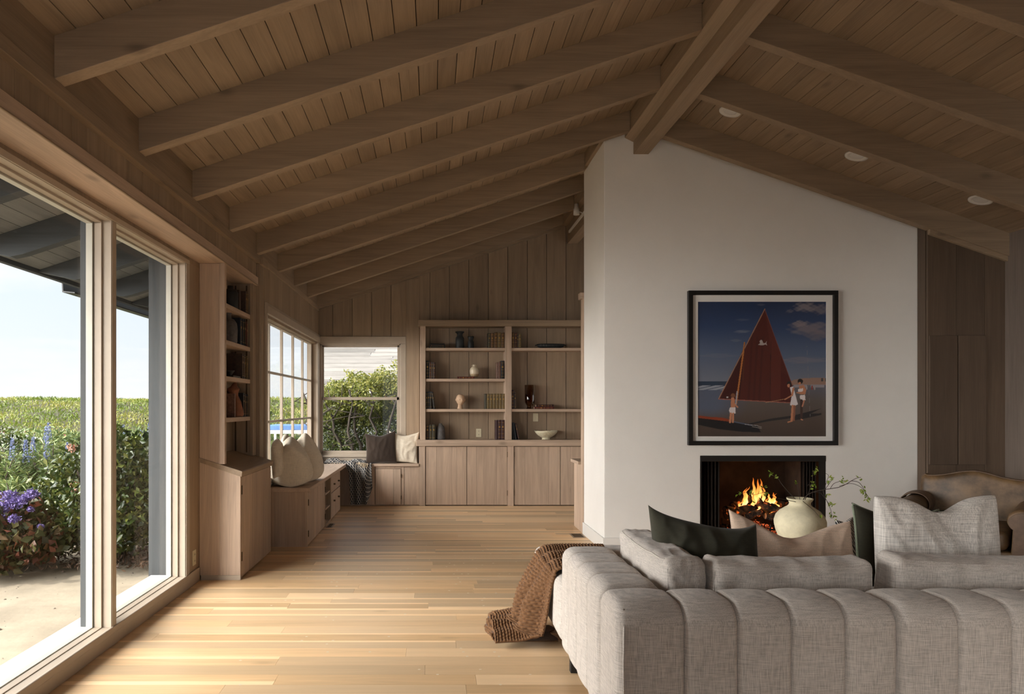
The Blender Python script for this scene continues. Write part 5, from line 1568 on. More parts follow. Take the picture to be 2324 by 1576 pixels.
# grate, logs, flames, embers
gx0, gx1, gy = 2.82, 3.50, 6.85
gr = thing('fire_grate', ((gx0 + gx1) / 2, gy, FZ0 + 0.02), 'black iron grate carrying the burning logs', 'grate')
mb = MB()
for k in range(9):
    x = gx0 + (gx1 - gx0) * k / 8
    mb.tube([(x, gy - 0.16, 0.21), (x, gy - 0.15, 0.165), (x, gy + 0.14, 0.165), (x, gy + 0.16, 0.22)], 0.008, 6)
mb.tube([(gx0 - 0.03, gy - 0.12, 0.155), (gx1 + 0.03, gy - 0.12, 0.155)], 0.009, 6); mb.tube([(gx0 - 0.03, gy + 0.12, 0.155), (gx1 + 0.03, gy + 0.12, 0.155)], 0.009, 6)
mb.build('bars', BLACKM, gr, smooth=True)
for (x, y) in ((gx0, gy - 0.12), (gx1, gy - 0.12), (gx0, gy + 0.12), (gx1, gy + 0.12)):
    MB().tube([(x, y, 0.155), (x, y, FZ0 + 0.02)], 0.009, 6).build('leg', BLACKM, gr)
m_log, nt, b = new_mat('charred_log')
tc = node(nt, 'ShaderNodeTexCoord'); n1 = node(nt, 'ShaderNodeTexNoise', Scale=16.0, Detail=6.0, Roughness=0.7); cr = node(nt, 'ShaderNodeValToRGB')
cr.color_ramp.elements[0].position = 0.4; cr.color_ramp.elements[0].color = (0.012, 0.008, 0.006, 1); cr.color_ramp.elements[1].position = 0.7; cr.color_ramp.elements[1].color = (0.13, 0.065, 0.032, 1)
nt.links.new(tc.outputs['Object'], n1.inputs[0]); nt.links.new(n1.outputs[0], cr.inputs[0]); nt.links.new(cr.outputs[0], b.inputs['Base Color'])
cr2 = node(nt, 'ShaderNodeValToRGB'); cr2.color_ramp.elements[0].position = 0.60; cr2.color_ramp.elements[0].color = (0, 0, 0, 1); cr2.color_ramp.elements[1].position = 0.72; cr2.color_ramp.elements[1].color = (1.0, 0.16, 0.02, 1)
n2 = node(nt, 'ShaderNodeTexNoise', Scale=26.0, Detail=3.0); nt.links.new(tc.outputs['Object'], n2.inputs[0]); nt.links.new(n2.outputs[0], cr2.inputs[0]); nt.links.new(cr2.outputs[0], b.inputs['Emission Color']); b.inputs['Emission Strength'].default_value = 0.9
bp = node(nt, 'ShaderNodeBump', Strength=0.9, Distance=0.02); nt.links.new(n1.outputs[0], bp.inputs['Height']); nt.links.new(bp.outputs[0], b.inputs['Normal']); b.inputs['Roughness'].default_value = 0.95
ENDG = plain('sawn_log_end', (0.30, 0.15, 0.07), 0.9, noise=0.3, scale=30)
def log(a, b_, r, label):
    a, b_ = Vector(a), Vector(b_)
    o = thing('firewood_log', tuple((a + b_) / 2 - Vector((0, 0, r))), label, 'log', 'logs in the fire')
    n = 12
    P = [a.lerp(b_, i / n) + Vector((0, 0.008 * math.sin(i * 1.1), 0.006 * math.cos(i * 0.9))) for i in range(n + 1)]
    m_ = MB(); m_.tube(P, [r * (1 + 0.09 * math.sin(i * 2.1)) for i in range(n + 1)], 12)
    m_.v = [tuple(Vector(q) + Vector((nz(q, 22), nz(q, 22, 3), nz(q, 22, 7))) * 0.012) for q in m_.v]
    m_.build('bark', m_log, o, smooth=True)
    d_ = (a - b_).normalized()
    MB().tube([a + d_ * 0.002, a + d_ * 0.006], r * 0.86, 14).build('cut_end', ENDG, o)
def lp(x, y, Y): return tuple(at(x, y, Y))
log(lp(1648, 1172, 6.72), lp(1712, 1150, 6.80), 0.040, 'charred log at the front left of the fire')
log(lp(1690, 1172, 6.76), lp(1728, 1163, 6.74), 0.034, 'short black log in the middle front of the fire')
log(lp(1718, 1140, 6.80), lp(1784, 1168, 6.76), 0.040, 'thick charred log sloping down to the right across the fire')
log(lp(1738, 1172, 6.74), lp(1772, 1176, 6.74), 0.034, 'short black log at the lower right of the fire')
log(lp(1664, 1150, 6.90), lp(1700, 1128, 7.00), 0.040, 'glowing log leaning back at the upper left of the fire')
log(lp(1792, 1150, 6.92), lp(1735, 1136, 6.98), 0.042, 'log behind the flames on the right of the fire')
log(lp(1645, 1160, 6.84), lp(1760, 1162, 6.92), 0.042, 'long log lying flat at the back of the fire')
log(lp(1808, 1152, 6.96), lp(1770, 1166, 6.88), 0.036, 'stubby dark log at the far right of the fire')
# embers: uncountable
m_emb, nt, b = new_mat('glowing_embers')
tc = node(nt, 'ShaderNodeTexCoord'); n2 = node(nt, 'ShaderNodeTexNoise', Scale=24.0, Detail=4.0); cr2 = node(nt, 'ShaderNodeValToRGB')
cr2.color_ramp.elements[0].position = 0.48; cr2.color_ramp.elements[0].color = (0.01, 0, 0, 1); cr2.color_ramp.elements[1].position = 0.66; cr2.color_ramp.elements[1].color = (1.0, 0.17, 0.05, 1)
nt.links.new(tc.outputs['Object'], n2.inputs[0]); nt.links.new(n2.outputs[0], cr2.inputs[0]); nt.links.new(cr2.outputs[0], b.inputs['Emission Color']); b.inputs['Emission Strength'].default_value = 1.3; b.inputs['Base Color'].default_value = (0.02, 0.012, 0.01, 1)
mb = MB()
for k in range(420):
    x = random.gauss(3.13, 0.16); y = random.uniform(6.70, 7.0); r = random.uniform(0.008, 0.022)
    z = FZ0 + 0.03 + random.random() * 0.13 * math.exp(-((x - 3.13) / 0.22) ** 2)
    c = Vector((min(max(x, 2.75), 3.55), y, z))
    vv = [c + Vector((random.uniform(-1, 1), random.uniform(-1, 1), random.uniform(-1, 1))).normalized() * r for _ in range(6)]
    mb.add(vv, [(0, 1, 2), (0, 2, 3), (0, 3, 4), (1, 2, 5), (2, 3, 5), (3, 4, 5), (0, 4, 1), (1, 5, 4)])
tag(mb.build('embers', m_emb), 'heap of glowing embers and ash under the grate', 'embers', kind='stuff')

m_fl, nt, b = new_mat('flame'); nt.nodes.remove(b)
tc = node(nt, 'ShaderNodeTexCoord'); sp = node(nt, 'ShaderNodeSeparateXYZ'); nt.links.new(tc.outputs['Generated'], sp.inputs[0])
cr = node(nt, 'ShaderNodeValToRGB'); E_ = cr.color_ramp.elements
E_[0].position = 0.0; E_[0].color = (1.0, 0.62, 0.25, 1); E_[1].position = 1.0; E_[1].color = (0.75, 0.13, 0.01, 1)
q_ = E_.new(0.5); q_.color = (1.0, 0.36, 0.07, 1)
nt.links.new(sp.outputs[2], cr.inputs[0])
lw = node(nt, 'ShaderNodeLayerWeight'); lw.inputs[0].default_value = 0.5
nn_ = node(nt, 'ShaderNodeTexNoise', Scale=11.0, Detail=3.0); mpf = node(nt, 'ShaderNodeMapping'); mpf.inputs['Scale'].default_value = (3.0, 3.0, 0.8)
nt.links.new(tc.outputs['Object'], mpf.inputs[0]); nt.links.new(mpf.outputs[0], nn_.inputs[0])
em = node(nt, 'ShaderNodeEmission'); nt.links.new(cr.outputs[0], em.inputs[0])
nt.links.new(math_n(nt, 'ADD', math_n(nt, 'MULTIPLY', math_n(nt, 'SUBTRACT', 1.0, sp.outputs[2]), 2.6), 0.9), em.inputs[1])
tr = node(nt, 'ShaderNodeBsdfTransparent'); mx = node(nt, 'ShaderNodeMixShader')
alpha = math_n(nt, 'MULTIPLY', math_n(nt, 'POWER', math_n(nt, 'SUBTRACT', 1.0, lw.outputs['Facing']), 1.1), math_n(nt, 'MULTIPLY', nn_.outputs[0], 1.5), clamp=True)
nt.links.new(alpha, mx.inputs[0]); nt.links.new(tr.outputs[0], mx.inputs[1]); nt.links.new(em.outputs[0], mx.inputs[2])
nt.links.new(mx.outputs[0], [q for q in nt.nodes if q.type == 'OUTPUT_MATERIAL'][0].inputs[0])
fl_ = thing('fire', (3.15, 6.83, 0.22), 'orange flames rising from the logs in the fireplace', 'flames')
def flame(x, yb, yt, wpx, lean=0.0, Y=6.82, seed=0):
    s_ = Y / F; c = at(x, yb, Y); h = (yb - yt) * s_; r = wpx * s_ / 2
    prof = [(r * (0.35 + 0.65 * math.sin(min(1, t * 2.4) * math.pi / 2)) * (1 - t) ** 0.75, h * t) for t in [i / 22 for i in range(23)]]
    prof[-1] = (0, h)
    def f(x_, y_, z_, a):
        t = z_ / h
        return x_ + lean * s_ * t ** 1.4 + 0.012 * math.sin(t * 8 + seed) * t + 0.006 * math.sin(t * 17 + seed * 2), y_ * 0.5 + 0.01 * math.sin(t * 6 + seed * 1.7), z_
    MB().lathe(prof, tuple(c), 20, fn=f).build('flame', m_fl, fl_, smooth=True)
for a in ((1716, 1162, 1087, 17, 4, 6.80, 1), (1712, 1150, 1084, 13, -3, 6.84, 2), (1724, 1150, 1086, 13, 4, 6.83, 3), (1731, 1150, 1100, 12, 3, 6.86, 4), (1708, 1162, 1118, 14, 2, 6.78, 9),
          (1686, 1158, 1107, 15, 9, 6.84, 5), (1692, 1146, 1104, 10, 7, 6.88, 6), (1679, 1162, 1132, 11, 5, 6.80, 7), (1752, 1152, 1118, 13, 3, 6.86, 8), (1747, 1146, 1116, 9, -3, 6.88, 10), (1757, 1146, 1120, 8, 4, 6.9, 11),
          (1740, 1152, 1130, 12, 2, 6.84, 12), (1766, 1155, 1136, 10, -6, 6.9, 13), (1780, 1152, 1140, 8, 5, 6.92, 14), (1745, 1172, 1160, 12, 8, 6.78, 15), (1722, 1165, 1128, 12, 3, 6.79, 16)):
    flame(*a)
lamp('fire_light', 'POINT', (3.12, 6.80, 0.36), None, 7.0, (1.0, 0.42, 0.13), shadow_soft_size=0.12)

# ------------------------------------------------------------------ framed print
pf = thing('framed_print', (3.052, CY0, 0.984), 'large black-framed colour photograph of a red sailboat on a beach above the fireplace', 'picture')
x0, x1, z0, z1 = 2.362, 3.744, 0.986, 2.418
yw = CY0
fw = 0.040
mb = MB()
mb.box(x0, x1, yw - 0.045, yw, z1 - fw, z1); mb.box(x0, x1, yw - 0.045, yw, z0, z0 + fw); mb.box(x0, x0 + fw, yw - 0.045, yw, z0 + fw, z1 - fw); mb.box(x1 - fw, x1, yw - 0.045, yw, z0 + fw, z1 - fw)
mb.build('frame', BLACKF, pf, bevel=0.002)
a0, a1, b0, b1 = 2.456, 3.647, 1.068, 2.318
MATB = plain('white_mat_board', (0.86, 0.84, 0.80), 0.9)
mb = MB()
mb.box(x0 + fw, x1 - fw, yw - 0.018, yw - 0.012, b1, z1 - fw); mb.box(x0 + fw, x1 - fw, yw - 0.018, yw - 0.012, z0 + fw, b0); mb.box(x0 + fw, a0, yw - 0.018, yw - 0.012, b0, b1); mb.box(a1, x1 - fw, yw - 0.018, yw - 0.012, b0, b1)
mb.build('mat_board', MATB, pf)
NW, NH = 360, 376
xs = np.linspace(30, 1465, NW)[None, :] * np.ones((NH, 1)); ys = np.linspace(22, 1518, NH)[:, None] * np.ones((1, NW))
def C(r, g, b_): return np.array(srgb(r, g, b_))
img = np.zeros((NH, NW, 3))
def lerp3(stops, t):
    out = np.zeros(t.shape + (3,))
    for (t0, c0), (t1, c1) in zip(stops[:-1], stops[1:]):
        k = np.clip((t - t0) / (t1 - t0), 0, 1)[..., None]
        m_ = ((t >= t0) & (t <= t1))[..., None]
        out = np.where(m_, np.array(c0) * (1 - k) + np.array(c1) * k, out)
    return out
img = lerp3([(0, C(28, 42, 72)), (300, C(42, 62, 98)), (600, C(78, 92, 118)), (900, C(104, 110, 124)), (1600, C(104, 110, 124))], ys)
# clouds
def cloud(cx, cy, rx, ry, col, k, seed):
    global img
    N = np.array([[mnoise.fractal(Vector((xs[j, i] / rx * 1.9 + seed, ys[j, i] / ry * 1.9, seed)), 1.0, 2.0, 4) for i in range(NW)] for j in range(NH)]) if False else None
    d_ = ((xs - cx) / rx) ** 2 + ((ys - cy) / ry) ** 2
    wob_ = 0.35 * np.sin(xs / rx * 5.1 + seed) * np.sin(ys / ry * 4.3 + seed * 2) + 0.25 * np.sin(xs / rx * 11 + seed * 3) * np.cos(ys / ry * 9 + seed)
    a_ = np.clip(1.15 - d_ + wob_, 0, 1)[..., None] * k
    img = img * (1 - a_) + np.array(col) * a_
for c_ in ((1290, 320, 250, 75, C(118, 110, 116), .8, 1), (1180, 270, 90, 40, C(132, 122, 124), .7, 2), (1380, 390, 160, 70, C(112, 104, 110), .6, 3), (1230, 85, 130, 55, C(132, 124, 126), .75, 4), (1400, 110, 110, 60, C(120, 112, 116), .6, 5), (1060, 130, 45, 22, C(110, 108, 116), .5, 6),
           (1230, 670, 300, 40, C(124, 118, 124), .45, 7), (530, 355, 90, 18, C(112, 116, 128), .6, 8), (460, 455, 70, 16, C(100, 106, 120), .5, 9), (540, 225, 80, 14, C(84, 92, 112), .5, 10), (740, 60, 50, 14, C(90, 96, 112), .5, 11), (250, 620, 260, 26, C(104, 108, 122), .4, 12)):
    cloud(*c_)
def fill(mask, col, k=1.0):
    global img
    img = np.where(mask[..., None], img * (1 - k) + np.array(col) * k, img)
def poly(pts, col, k=1.0):
    m_ = np.zeros((NH, NW), bool); n = len(pts); j = n - 1
    for i in range(n):
        (xi, yi), (xj, yj) = pts[i], pts[j]
        c1 = ((yi > ys) != (yj > ys))
        with np.errstate(divide='ignore', invalid='ignore'):
            c2 = xs < (xj - xi) * (ys - yi) / ((yj - yi) if yj != yi else 1e-9) + xi
        m_ ^= (c1 & c2); j = i
    fill(m_, col, k)
def ell(cx, cy, rx, ry, col): fill(((xs - cx) / rx) ** 2 + ((ys - cy) / ry) ** 2 < 1, col)
def line_(xa, ya, xb, yb_, w_, col):
    dx, dy = xb - xa, yb_ - ya; L_ = dx * dx + dy * dy
    t = np.clip(((xs - xa) * dx + (ys - ya) * dy) / L_, 0, 1)
    fill(np.hypot(xs - xa - t * dx, ys - ya - t * dy) < w_, col)
# beach
beach = lerp3([(0, C(92, 92, 100)), (960, C(92, 92, 102)), (1120, C(88, 80, 76)), (1350, C(74, 62, 54)), (1600, C(56, 46, 40))], ys)
img = np.where((ys > 950)[..., None], beach, img)
wet = np.clip((650 - xs + (1100 - ys) * 0.5) / 350, 0, 1) * (ys > 950) * np.clip((1330 - ys) / 120, 0, 1)
img = img * (1 - wet[..., None]) + C(78, 86, 104) * wet[..., None]
fill((ys > 905) & (ys < 960) & (xs < 420), C(36, 52, 72)); fill((ys > 950) & (ys < 1000) & (xs < 400) & (np.sin(xs / 22 + ys / 5) > -0.6), C(132, 138, 148))
poly([(1070, 905), (1110, 888), (1200, 872), (1330, 866), (1462, 868), (1462, 945), (1070, 945)], C(140, 112, 98))
fill((xs > 1390) & (ys > 868) & (ys < 905) & (np.sin(xs / 7) > -0.2), C(70, 70, 66)); fill((xs > 1070) & (ys > 942) & (ys < 972) & (np.sin(xs / 30) > -0.8), C(138, 134, 140))
poly([(590, 1375), (830, 1320), (1110, 1280), (1410, 1205), (1290, 1262), (1410, 1258), (1412, 1275), (1230, 1315), (1120, 1335), (1100, 1310), (800, 1350), (640, 1382)], C(36, 32, 34))
# sails
poly([(782, 108), (1090, 955), (1066, 1142), (268, 1102)], C(74, 24, 16))
poly([(555, 520), (505, 1100), (290, 1095)], C(56, 10, 8))
poly([(782, 108), (960, 600), (955, 1130), (850, 1128), (840, 500)], C(84, 32, 24))
poly([(960, 800), (1040, 850), (1090, 955), (1066, 1142), (955, 1130)], C(70, 16, 12))
for xx_ in (640, 700, 760): line_(xx_, 420, xx_ - 40, 1100, 12, C(66, 20, 14))
line_(850, 470, 840, 1130, 2.5, C(40, 14, 12))
line_(782, 106, 268, 1100, 5, C(150, 112, 92)); line_(268, 1100, 1062, 1142, 4.5, C(150, 90, 78)); line_(782, 110, 1088, 950, 2.5, C(120, 70, 60))
line_(557, 480, 465, 1150, 8.5, C(172, 108, 52)); line_(557, 480, 540, 900, 2, C(90, 54, 30)); line_(474, 1020, 458, 1170, 7, C(150, 150, 156))
poly([(705, 500), (728, 487), (724, 462), (738, 445), (752, 450), (764, 482), (785, 484), (804, 460), (799, 484), (808, 510), (788, 496), (762, 508), (742, 508)], C(160, 152, 150))
fill((xs > 356) & (xs < 376) & (ys > 1073) & (ys < 1088), C(170, 165, 165))
# boat
poly([(25, 1290), (200, 1316), (390, 1340), (640, 1378), (700, 1400), (740, 1470), (520, 1462), (260, 1432), (25, 1380)], C(14, 14, 18))
poly([(25, 1280), (200, 1302), (300, 1303), (385, 1325), (385, 1350), (200, 1328), (25, 1308)], C(128, 52, 26))
line_(440, 1352, 640, 1392, 6, C(78, 88, 108)); line_(560, 1380, 700, 1395, 2.5, C(170, 165, 165)); line_(640, 1405, 745, 1425, 2, C(160, 155, 150)); line_(690, 1392, 745, 1412, 2, C(160, 155, 150))
# child
SK = C(176, 118, 88)
ell(428, 1062, 24, 24, C(112, 72, 48)); poly([(408, 1085), (440, 1085), (448, 1120), (452, 1195), (402, 1195)], SK); line_(440, 1150, 480, 1190, 8, SK)
poly([(392, 1195), (454, 1192), (458, 1258), (400, 1268), (384, 1230)], C(200, 192, 192)); line_(405, 1262, 395, 1355, 12, SK); line_(430, 1262, 426, 1355, 11, SK)
# two women
ell(1052, 935, 26, 30, C(34, 26, 26)); ell(1046, 952, 15, 20, SK); poly([(1060, 972), (1098, 962), (1118, 1040), (1150, 1160), (1105, 1180), (1062, 1168), (1082, 1060)], C(206, 200, 202))
line_(1100, 985, 1085, 1060, 11, SK); line_(1085, 1060, 1005, 1105, 7, SK); line_(1092, 1178, 1080, 1340, 13, SK); line_(1112, 1178, 1104, 1335, 11, C(130, 84, 64)); line_(1080, 1345, 1040, 1356, 7, SK)
ell(1176, 905, 30, 28, C(24, 20, 20)); ell(1170, 928, 15, 16, SK); poly([(1160, 955), (1215, 945), (1242, 1000), (1232, 1050), (1170, 1050)], SK); poly([(1152, 990), (1205, 982), (1212, 1018), (1152, 1022)], C(210, 202, 200))
line_(1222, 985, 1205, 1040, 9, SK); line_(1205, 1040, 1140, 1030, 7, SK); poly([(1170, 1060), (1228, 1054), (1234, 1112), (1192, 1122), (1172, 1090)], C(206, 200, 200)); line_(1190, 1118, 1190, 1320, 15, C(60, 40, 36)); line_(1218, 1118, 1200, 1180, 8, C(176, 118, 92)); line_(1185, 1325, 1200, 1332, 6, SK)
line_(790, 1140, 1008, 1100, 2.5, C(168, 130, 96)); line_(1250, 520, 1285, 1290, 1.2, C(120, 116, 120))
ell(1248, 975, 9, 22, C(150, 145, 145)); ell(1308, 975, 9, 26, C(140, 60, 50)); ell(1336, 980, 8, 22, C(150, 140, 136))
img = np.clip(img * 1.3, 0, 1)
vx = a0 - 0.004 + (a1 - a0 + 0.008) * np.linspace(0, 1, NW)[None, :] * np.ones((NH, 1)) ; vz = b1 + 0.004 - (b1 - b0 + 0.008) * np.linspace(0, 1, NH)[:, None] * np.ones((1, NW))
me = bpy.data.meshes.new('print')
vv = np.stack([vx, np.full_like(vx, yw - 0.010), vz], 2).reshape(-1, 3) - np.array(pf.location)
idx_ = np.arange(NW * NH).reshape(NH, NW)
ff = np.stack([idx_[1:, :-1], idx_[1:, 1:], idx_[:-1, 1:], idx_[:-1, :-1]], 2).reshape(-1, 4)
me.from_pydata(vv.tolist(), [], ff.tolist())
ca = me.color_attributes.new('ink', 'FLOAT_COLOR', 'POINT')
ca.data.foreach_set('color', np.concatenate([img.reshape(-1, 3), np.ones((NW * NH, 1))], 1).astype(np.float32).ravel())
m_pr, nt, b = new_mat('colour_print')
at_ = node(nt, 'ShaderNodeAttribute', attribute_name='ink'); nt.links.new(at_.outputs['Color'], b.inputs['Base Color']); b.inputs['Roughness'].default_value = 0.6
me.materials.append(m_pr)
po = bpy.data.objects.new('print', me); COL.objects.link(po); po.parent = pf
box(x0 + fw, x1 - fw, yw - 0.024, yw - 0.022, z0 + fw, z1 - fw).build('glazing', GLASSP, pf)

# ------------------------------------------------------------------ outside
mb = MB()
def gz(x, y):
    h = -0.02 - 0.05 * min(1, max(0, (-2.2 - x) / 2)) + 0.05 * mnoise.noise(Vector((x * 0.6, y * 0.6, 3))) + 0.02 * mnoise.noise(Vector((x * 2.3, y * 2.3, 5)))
    h += 0.12 * max(0, min(1, (-x - 3.2) / 1.5)) * (0.6 + 0.4 * mnoise.noise(Vector((x * 0.5, y * 0.5, 9))))
    d_ = max(0, (-x * 0.55 + y * 0.5) - 7.2)
    h += 0.0
    return h
NX, NY = 120, 150
gx = [-26 + 24.1 * (i / NX) ** 0.6 for i in range(NX + 1)]; gy_ = [-4 + 44 * (j / NY) ** 1.5 for j in range(NY + 1)]
V = [(x, y, gz(x, y)) for x in gx for y in gy_]; w_ = NY + 1
Fs = [(i * w_ + j, (i + 1) * w_ + j, (i + 1) * w_ + j + 1, i * w_ + j + 1) for i in range(NX) for j in range(NY)]
mb.add(V, Fs, 0.5)
struct(mb.build('ground', SAND, smooth=True), 'pale sandy ground outside')
mb = MB(); mb.box(-1.95, 14, 9.8, 40, -0.3, -0.08); struct(mb.build('ground.001', SAND))


def leaves(name, pts, size, mat, parent=None, asp=0.45, up=0.0, label=None, cat=None, kind=None, group=None, tones=None, dirs=None, fold=0.25):
    """pts Nx3; each leaf a folded lozenge"""
    N = len(pts)
    pts = np.asarray(pts)
    d1 = rng.normal(size=(N, 3)) if dirs is None else np.asarray(dirs) + rng.normal(size=(N, 3)) * 0.35
    d1[:, 2] += up; d1 /= np.linalg.norm(d1, axis=1, keepdims=True)
    r_ = rng.normal(size=(N, 3)); d2 = np.cross(d1, r_); d2 /= np.linalg.norm(d2, axis=1, keepdims=True) + 1e-9
    d3 = np.cross(d1, d2)
    L_ = (size * rng.uniform(0.6, 1.3, N))[:, None]; Wd = L_ * asp
    v0 = pts - d1 * L_ * 0.5; v2 = pts + d1 * L_ * 0.5
    v1 = pts + d2 * Wd * 0.5 + d3 * Wd * fold + d1 * L_ * 0.08; v3 = pts - d2 * Wd * 0.5 + d3 * Wd * fold + d1 * L_ * 0.08
    VV = np.stack([v0, v1, v2, v3], 1).reshape(-1, 3)
    base = np.arange(N)[:, None] * 4
    FF = np.concatenate([base + np.array([[0, 1, 2]]), base + np.array([[0, 2, 3]])], 1).reshape(-1, 3)
    org = np.array(parent['_o']) if parent is not None else np.array([pts[:, 0].mean(), pts[:, 1].mean(), pts[:, 2].min()])
    me = bpy.data.meshes.new(name)
    VV = VV - org
    me.vertices.add(len(VV)); me.vertices.foreach_set('co', VV.astype(np.float32).ravel())
    me.loops.add(FF.size); me.loops.foreach_set('vertex_index', FF.astype(np.int32).ravel())
    me.polygons.add(len(FF)); me.polygons.foreach_set('loop_start', np.arange(0, FF.size, 3, dtype=np.int32)); 
    me.update(calc_edges=True)
    if tones is None: tones = rng.uniform(0, 1, N)
    a_ = me.attributes.new('tone', 'FLOAT', 'FACE'); a_.data.foreach_set('value', np.repeat(tones, 2).astype(np.float32))
    me.materials.append(mat)
    o = bpy.data.objects.new(name, me); COL.objects.link(o)
    if parent is not None: o.parent = parent
    else: o.location = org
    o['_o'] = list(org)
    if label: tag(o, label, cat, group, kind)
    return o


def blob(n, c, r, shell=0.55, flat=0.0, seed=0):
    """points in a lumpy ellipsoid, denser near its surface"""
    d_ = rng.normal(size=(n, 3)); d_ /= np.linalg.norm(d_, axis=1, keepdims=True)
    rad = shell + (1 - shell) * rng.uniform(0, 1, n) ** 0.6
    lump_ = 1 + 0.13 * np.sin(d_[:, 0] * 7 + seed) * np.cos(d_[:, 2] * 6 + seed * 2) + 0.08 * np.sin(d_[:, 1] * 13 + seed) + 0.06 * np.sin(d_[:, 2] * 17 + d_[:, 0] * 11)
    P = d_ * (rad * lump_)[:, None] * np.array(r) + np.array(c)
    if flat is not None: P = P[P[:, 2] > flat]
    return P


G_DARK = leafmat('glossy_shrub_leaves', (0.018, 0.034, 0.007), (0.040, 0.068, 0.012), (0.13, 0.14, 0.025), trans=0.18, rough=0.32)
G_MID = leafmat('grey_green_leaves', (0.07, 0.12, 0.035), (0.15, 0.21, 0.06), (0.32, 0.35, 0.12), trans=0.25)
G_ICE = leafmat('ice_plant_leaves', (0.10, 0.15, 0.014), (0.20, 0.26, 0.03), (0.36, 0.33, 0.08), trans=0.25)
G_STAT = leafmat('reddish_green_leaves', (0.030, 0.045, 0.010), (0.075, 0.070, 0.020), (0.20, 0.060, 0.035), trans=0.25)
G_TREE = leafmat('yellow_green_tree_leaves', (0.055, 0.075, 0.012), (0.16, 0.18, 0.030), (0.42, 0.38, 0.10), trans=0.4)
PURPLE = leafmat('purple_flowers', (0.07, 0.045, 0.17), (0.13, 0.09, 0.28), (0.24, 0.19, 0.42), trans=0.2)
BLUEF = leafmat('blue_flower_spikes', (0.10, 0.13, 0.26), (0.20, 0.24, 0.42), (0.34, 0.38, 0.52), trans=0.2)
PINKF = leafmat('pink_blossoms', (0.45, 0.16, 0.10), (0.60, 0.28, 0.20), (0.72, 0.45, 0.34), trans=0.2)
WHITEF = leafmat('tiny_white_flowers', (0.45, 0.46, 0.38), (0.60, 0.60, 0.52), (0.75, 0.75, 0.68), trans=0.2)
STEM = plain('grey_brown_stems', (0.070, 0.050, 0.034), 0.9, bump=0.3, scale=50)


def stems(parent, c, r, n, mat=STEM, z0=0.0, thick=0.012, h=None):
    mb_ = MB()
    for k in range(n):
        a = random.uniform(0, 2 * math.pi); q = random.uniform(0.3, 0.85)
        p1 = Vector((c[0] + r[0] * q * math.cos(a), c[1] + r[1] * q * math.sin(a), (h if h else c[2] + r[2] * 0.4)))
        p0 = Vector((c[0] + random.uniform(-.15, .15) * r[0], c[1] + random.uniform(-.15, .15) * r[1], z0))
        mid = p0.lerp(p1, 0.5) + Vector((random.uniform(-.1, .1), random.uniform(-.1, .1), 0.06)) * r[0]
        P = [p0, p0.lerp(mid, 0.5) + Vector((random.uniform(-.03, .03), 0, 0)), mid, mid.lerp(p1, .5) + Vector((0, random.uniform(-.04, .04), 0)), p1]
        mb_.tube(P, [thick, thick * 0.85, thick * 0.7, thick * 0.5, thick * 0.25], 6)
    mb_.build('stems', mat, parent, smooth=True)


# ice plant bank on the skyline: uncountable ground cover over a low dune
NXh, NYh = 110, 40
def hill(u, v):
    # u along the bank, v up and away
    p0 = Vector((-4.3, 11.8)); 
    x = -30 + 30.5 * u; yy0 = 9.4 + 6.5 * u + 0.0
    y = yy0 + 17 * v
    z = 0.25 + (1.52 - 0.25) * min(1, v * 1.7) ** 0.6 + 0.10 * mnoise.noise(Vector((x * 0.25, y * 0.25, 2))) + 0.05 * mnoise.noise(Vector((x * 0.9, y * 0.9, 4)))
    return x, y, z
mb = MB()
V = [hill(0.875 * i / NXh, j / NYh) for i in range(NXh + 1) for j in range(NYh + 1)]; w_ = NYh + 1
mb.add(V, [(i * w_ + j, (i + 1) * w_ + j, (i + 1) * w_ + j + 1, i * w_ + j + 1) for i in range(NXh) for j in range(NYh)], 0.5)
struct(mb.build('ground.002', plain('dune_soil', (0.06, 0.055, 0.02), 0.95, noise=0.3, scale=3), smooth=True), 'low dune beyond the shrubs')
N = 68000
uu = rng.uniform(0, 0.875, N); vv_ = rng.uniform(0, 1, N) ** 1.6
P = np.array([hill(a, b_) for a, b_ in zip(uu, vv_)]); P[:, 2] += rng.uniform(0, 0.10, N)
tn = np.clip(0.5 + 0.5 * np.sin(P[:, 0] * 1.7 + P[:, 1]) * np.sin(P[:, 1] * 1.3) + rng.normal(0, 0.22, N), 0, 1)
leaves('ice_plant', P, 0.115, G_ICE, asp=0.22, up=1.4, label='sunlit yellow-green ice plant covering the low dune to the skyline', cat='ground cover', kind='stuff', tones=tn)
P = np.array([hill(a, b_) for a, b_ in zip(rng.uniform(0.2, 0.75, 240), rng.uniform(0.0, 0.10, 240))]); P[:, 2] += 0.10
leaves('ice_plant_flowers', P, 0.075, leafmat('magenta_flowers', (0.45, 0.02, 0.12), (0.55, 0.05, 0.18), (0.65, 0.12, 0.25)), asp=0.9, label='scattered magenta flowers in the ice plant', cat='flowers', kind='stuff')


def shrub(name, c, r, n, size, mat, label, cat='shrub', asp=0.45, up=0.3, nst=14, shell=0.55, group=None, z0=0.0, thick=0.012):
    o = thing(name, (c[0], c[1], z0), label, cat, group)
    leaves('foliage', blob(n, c, r, shell, z0 + 0.04, seed=c[0]), size, mat, o, asp, up)
    stems(o, c, r, nst, z0=z0, thick=thick)
    return o


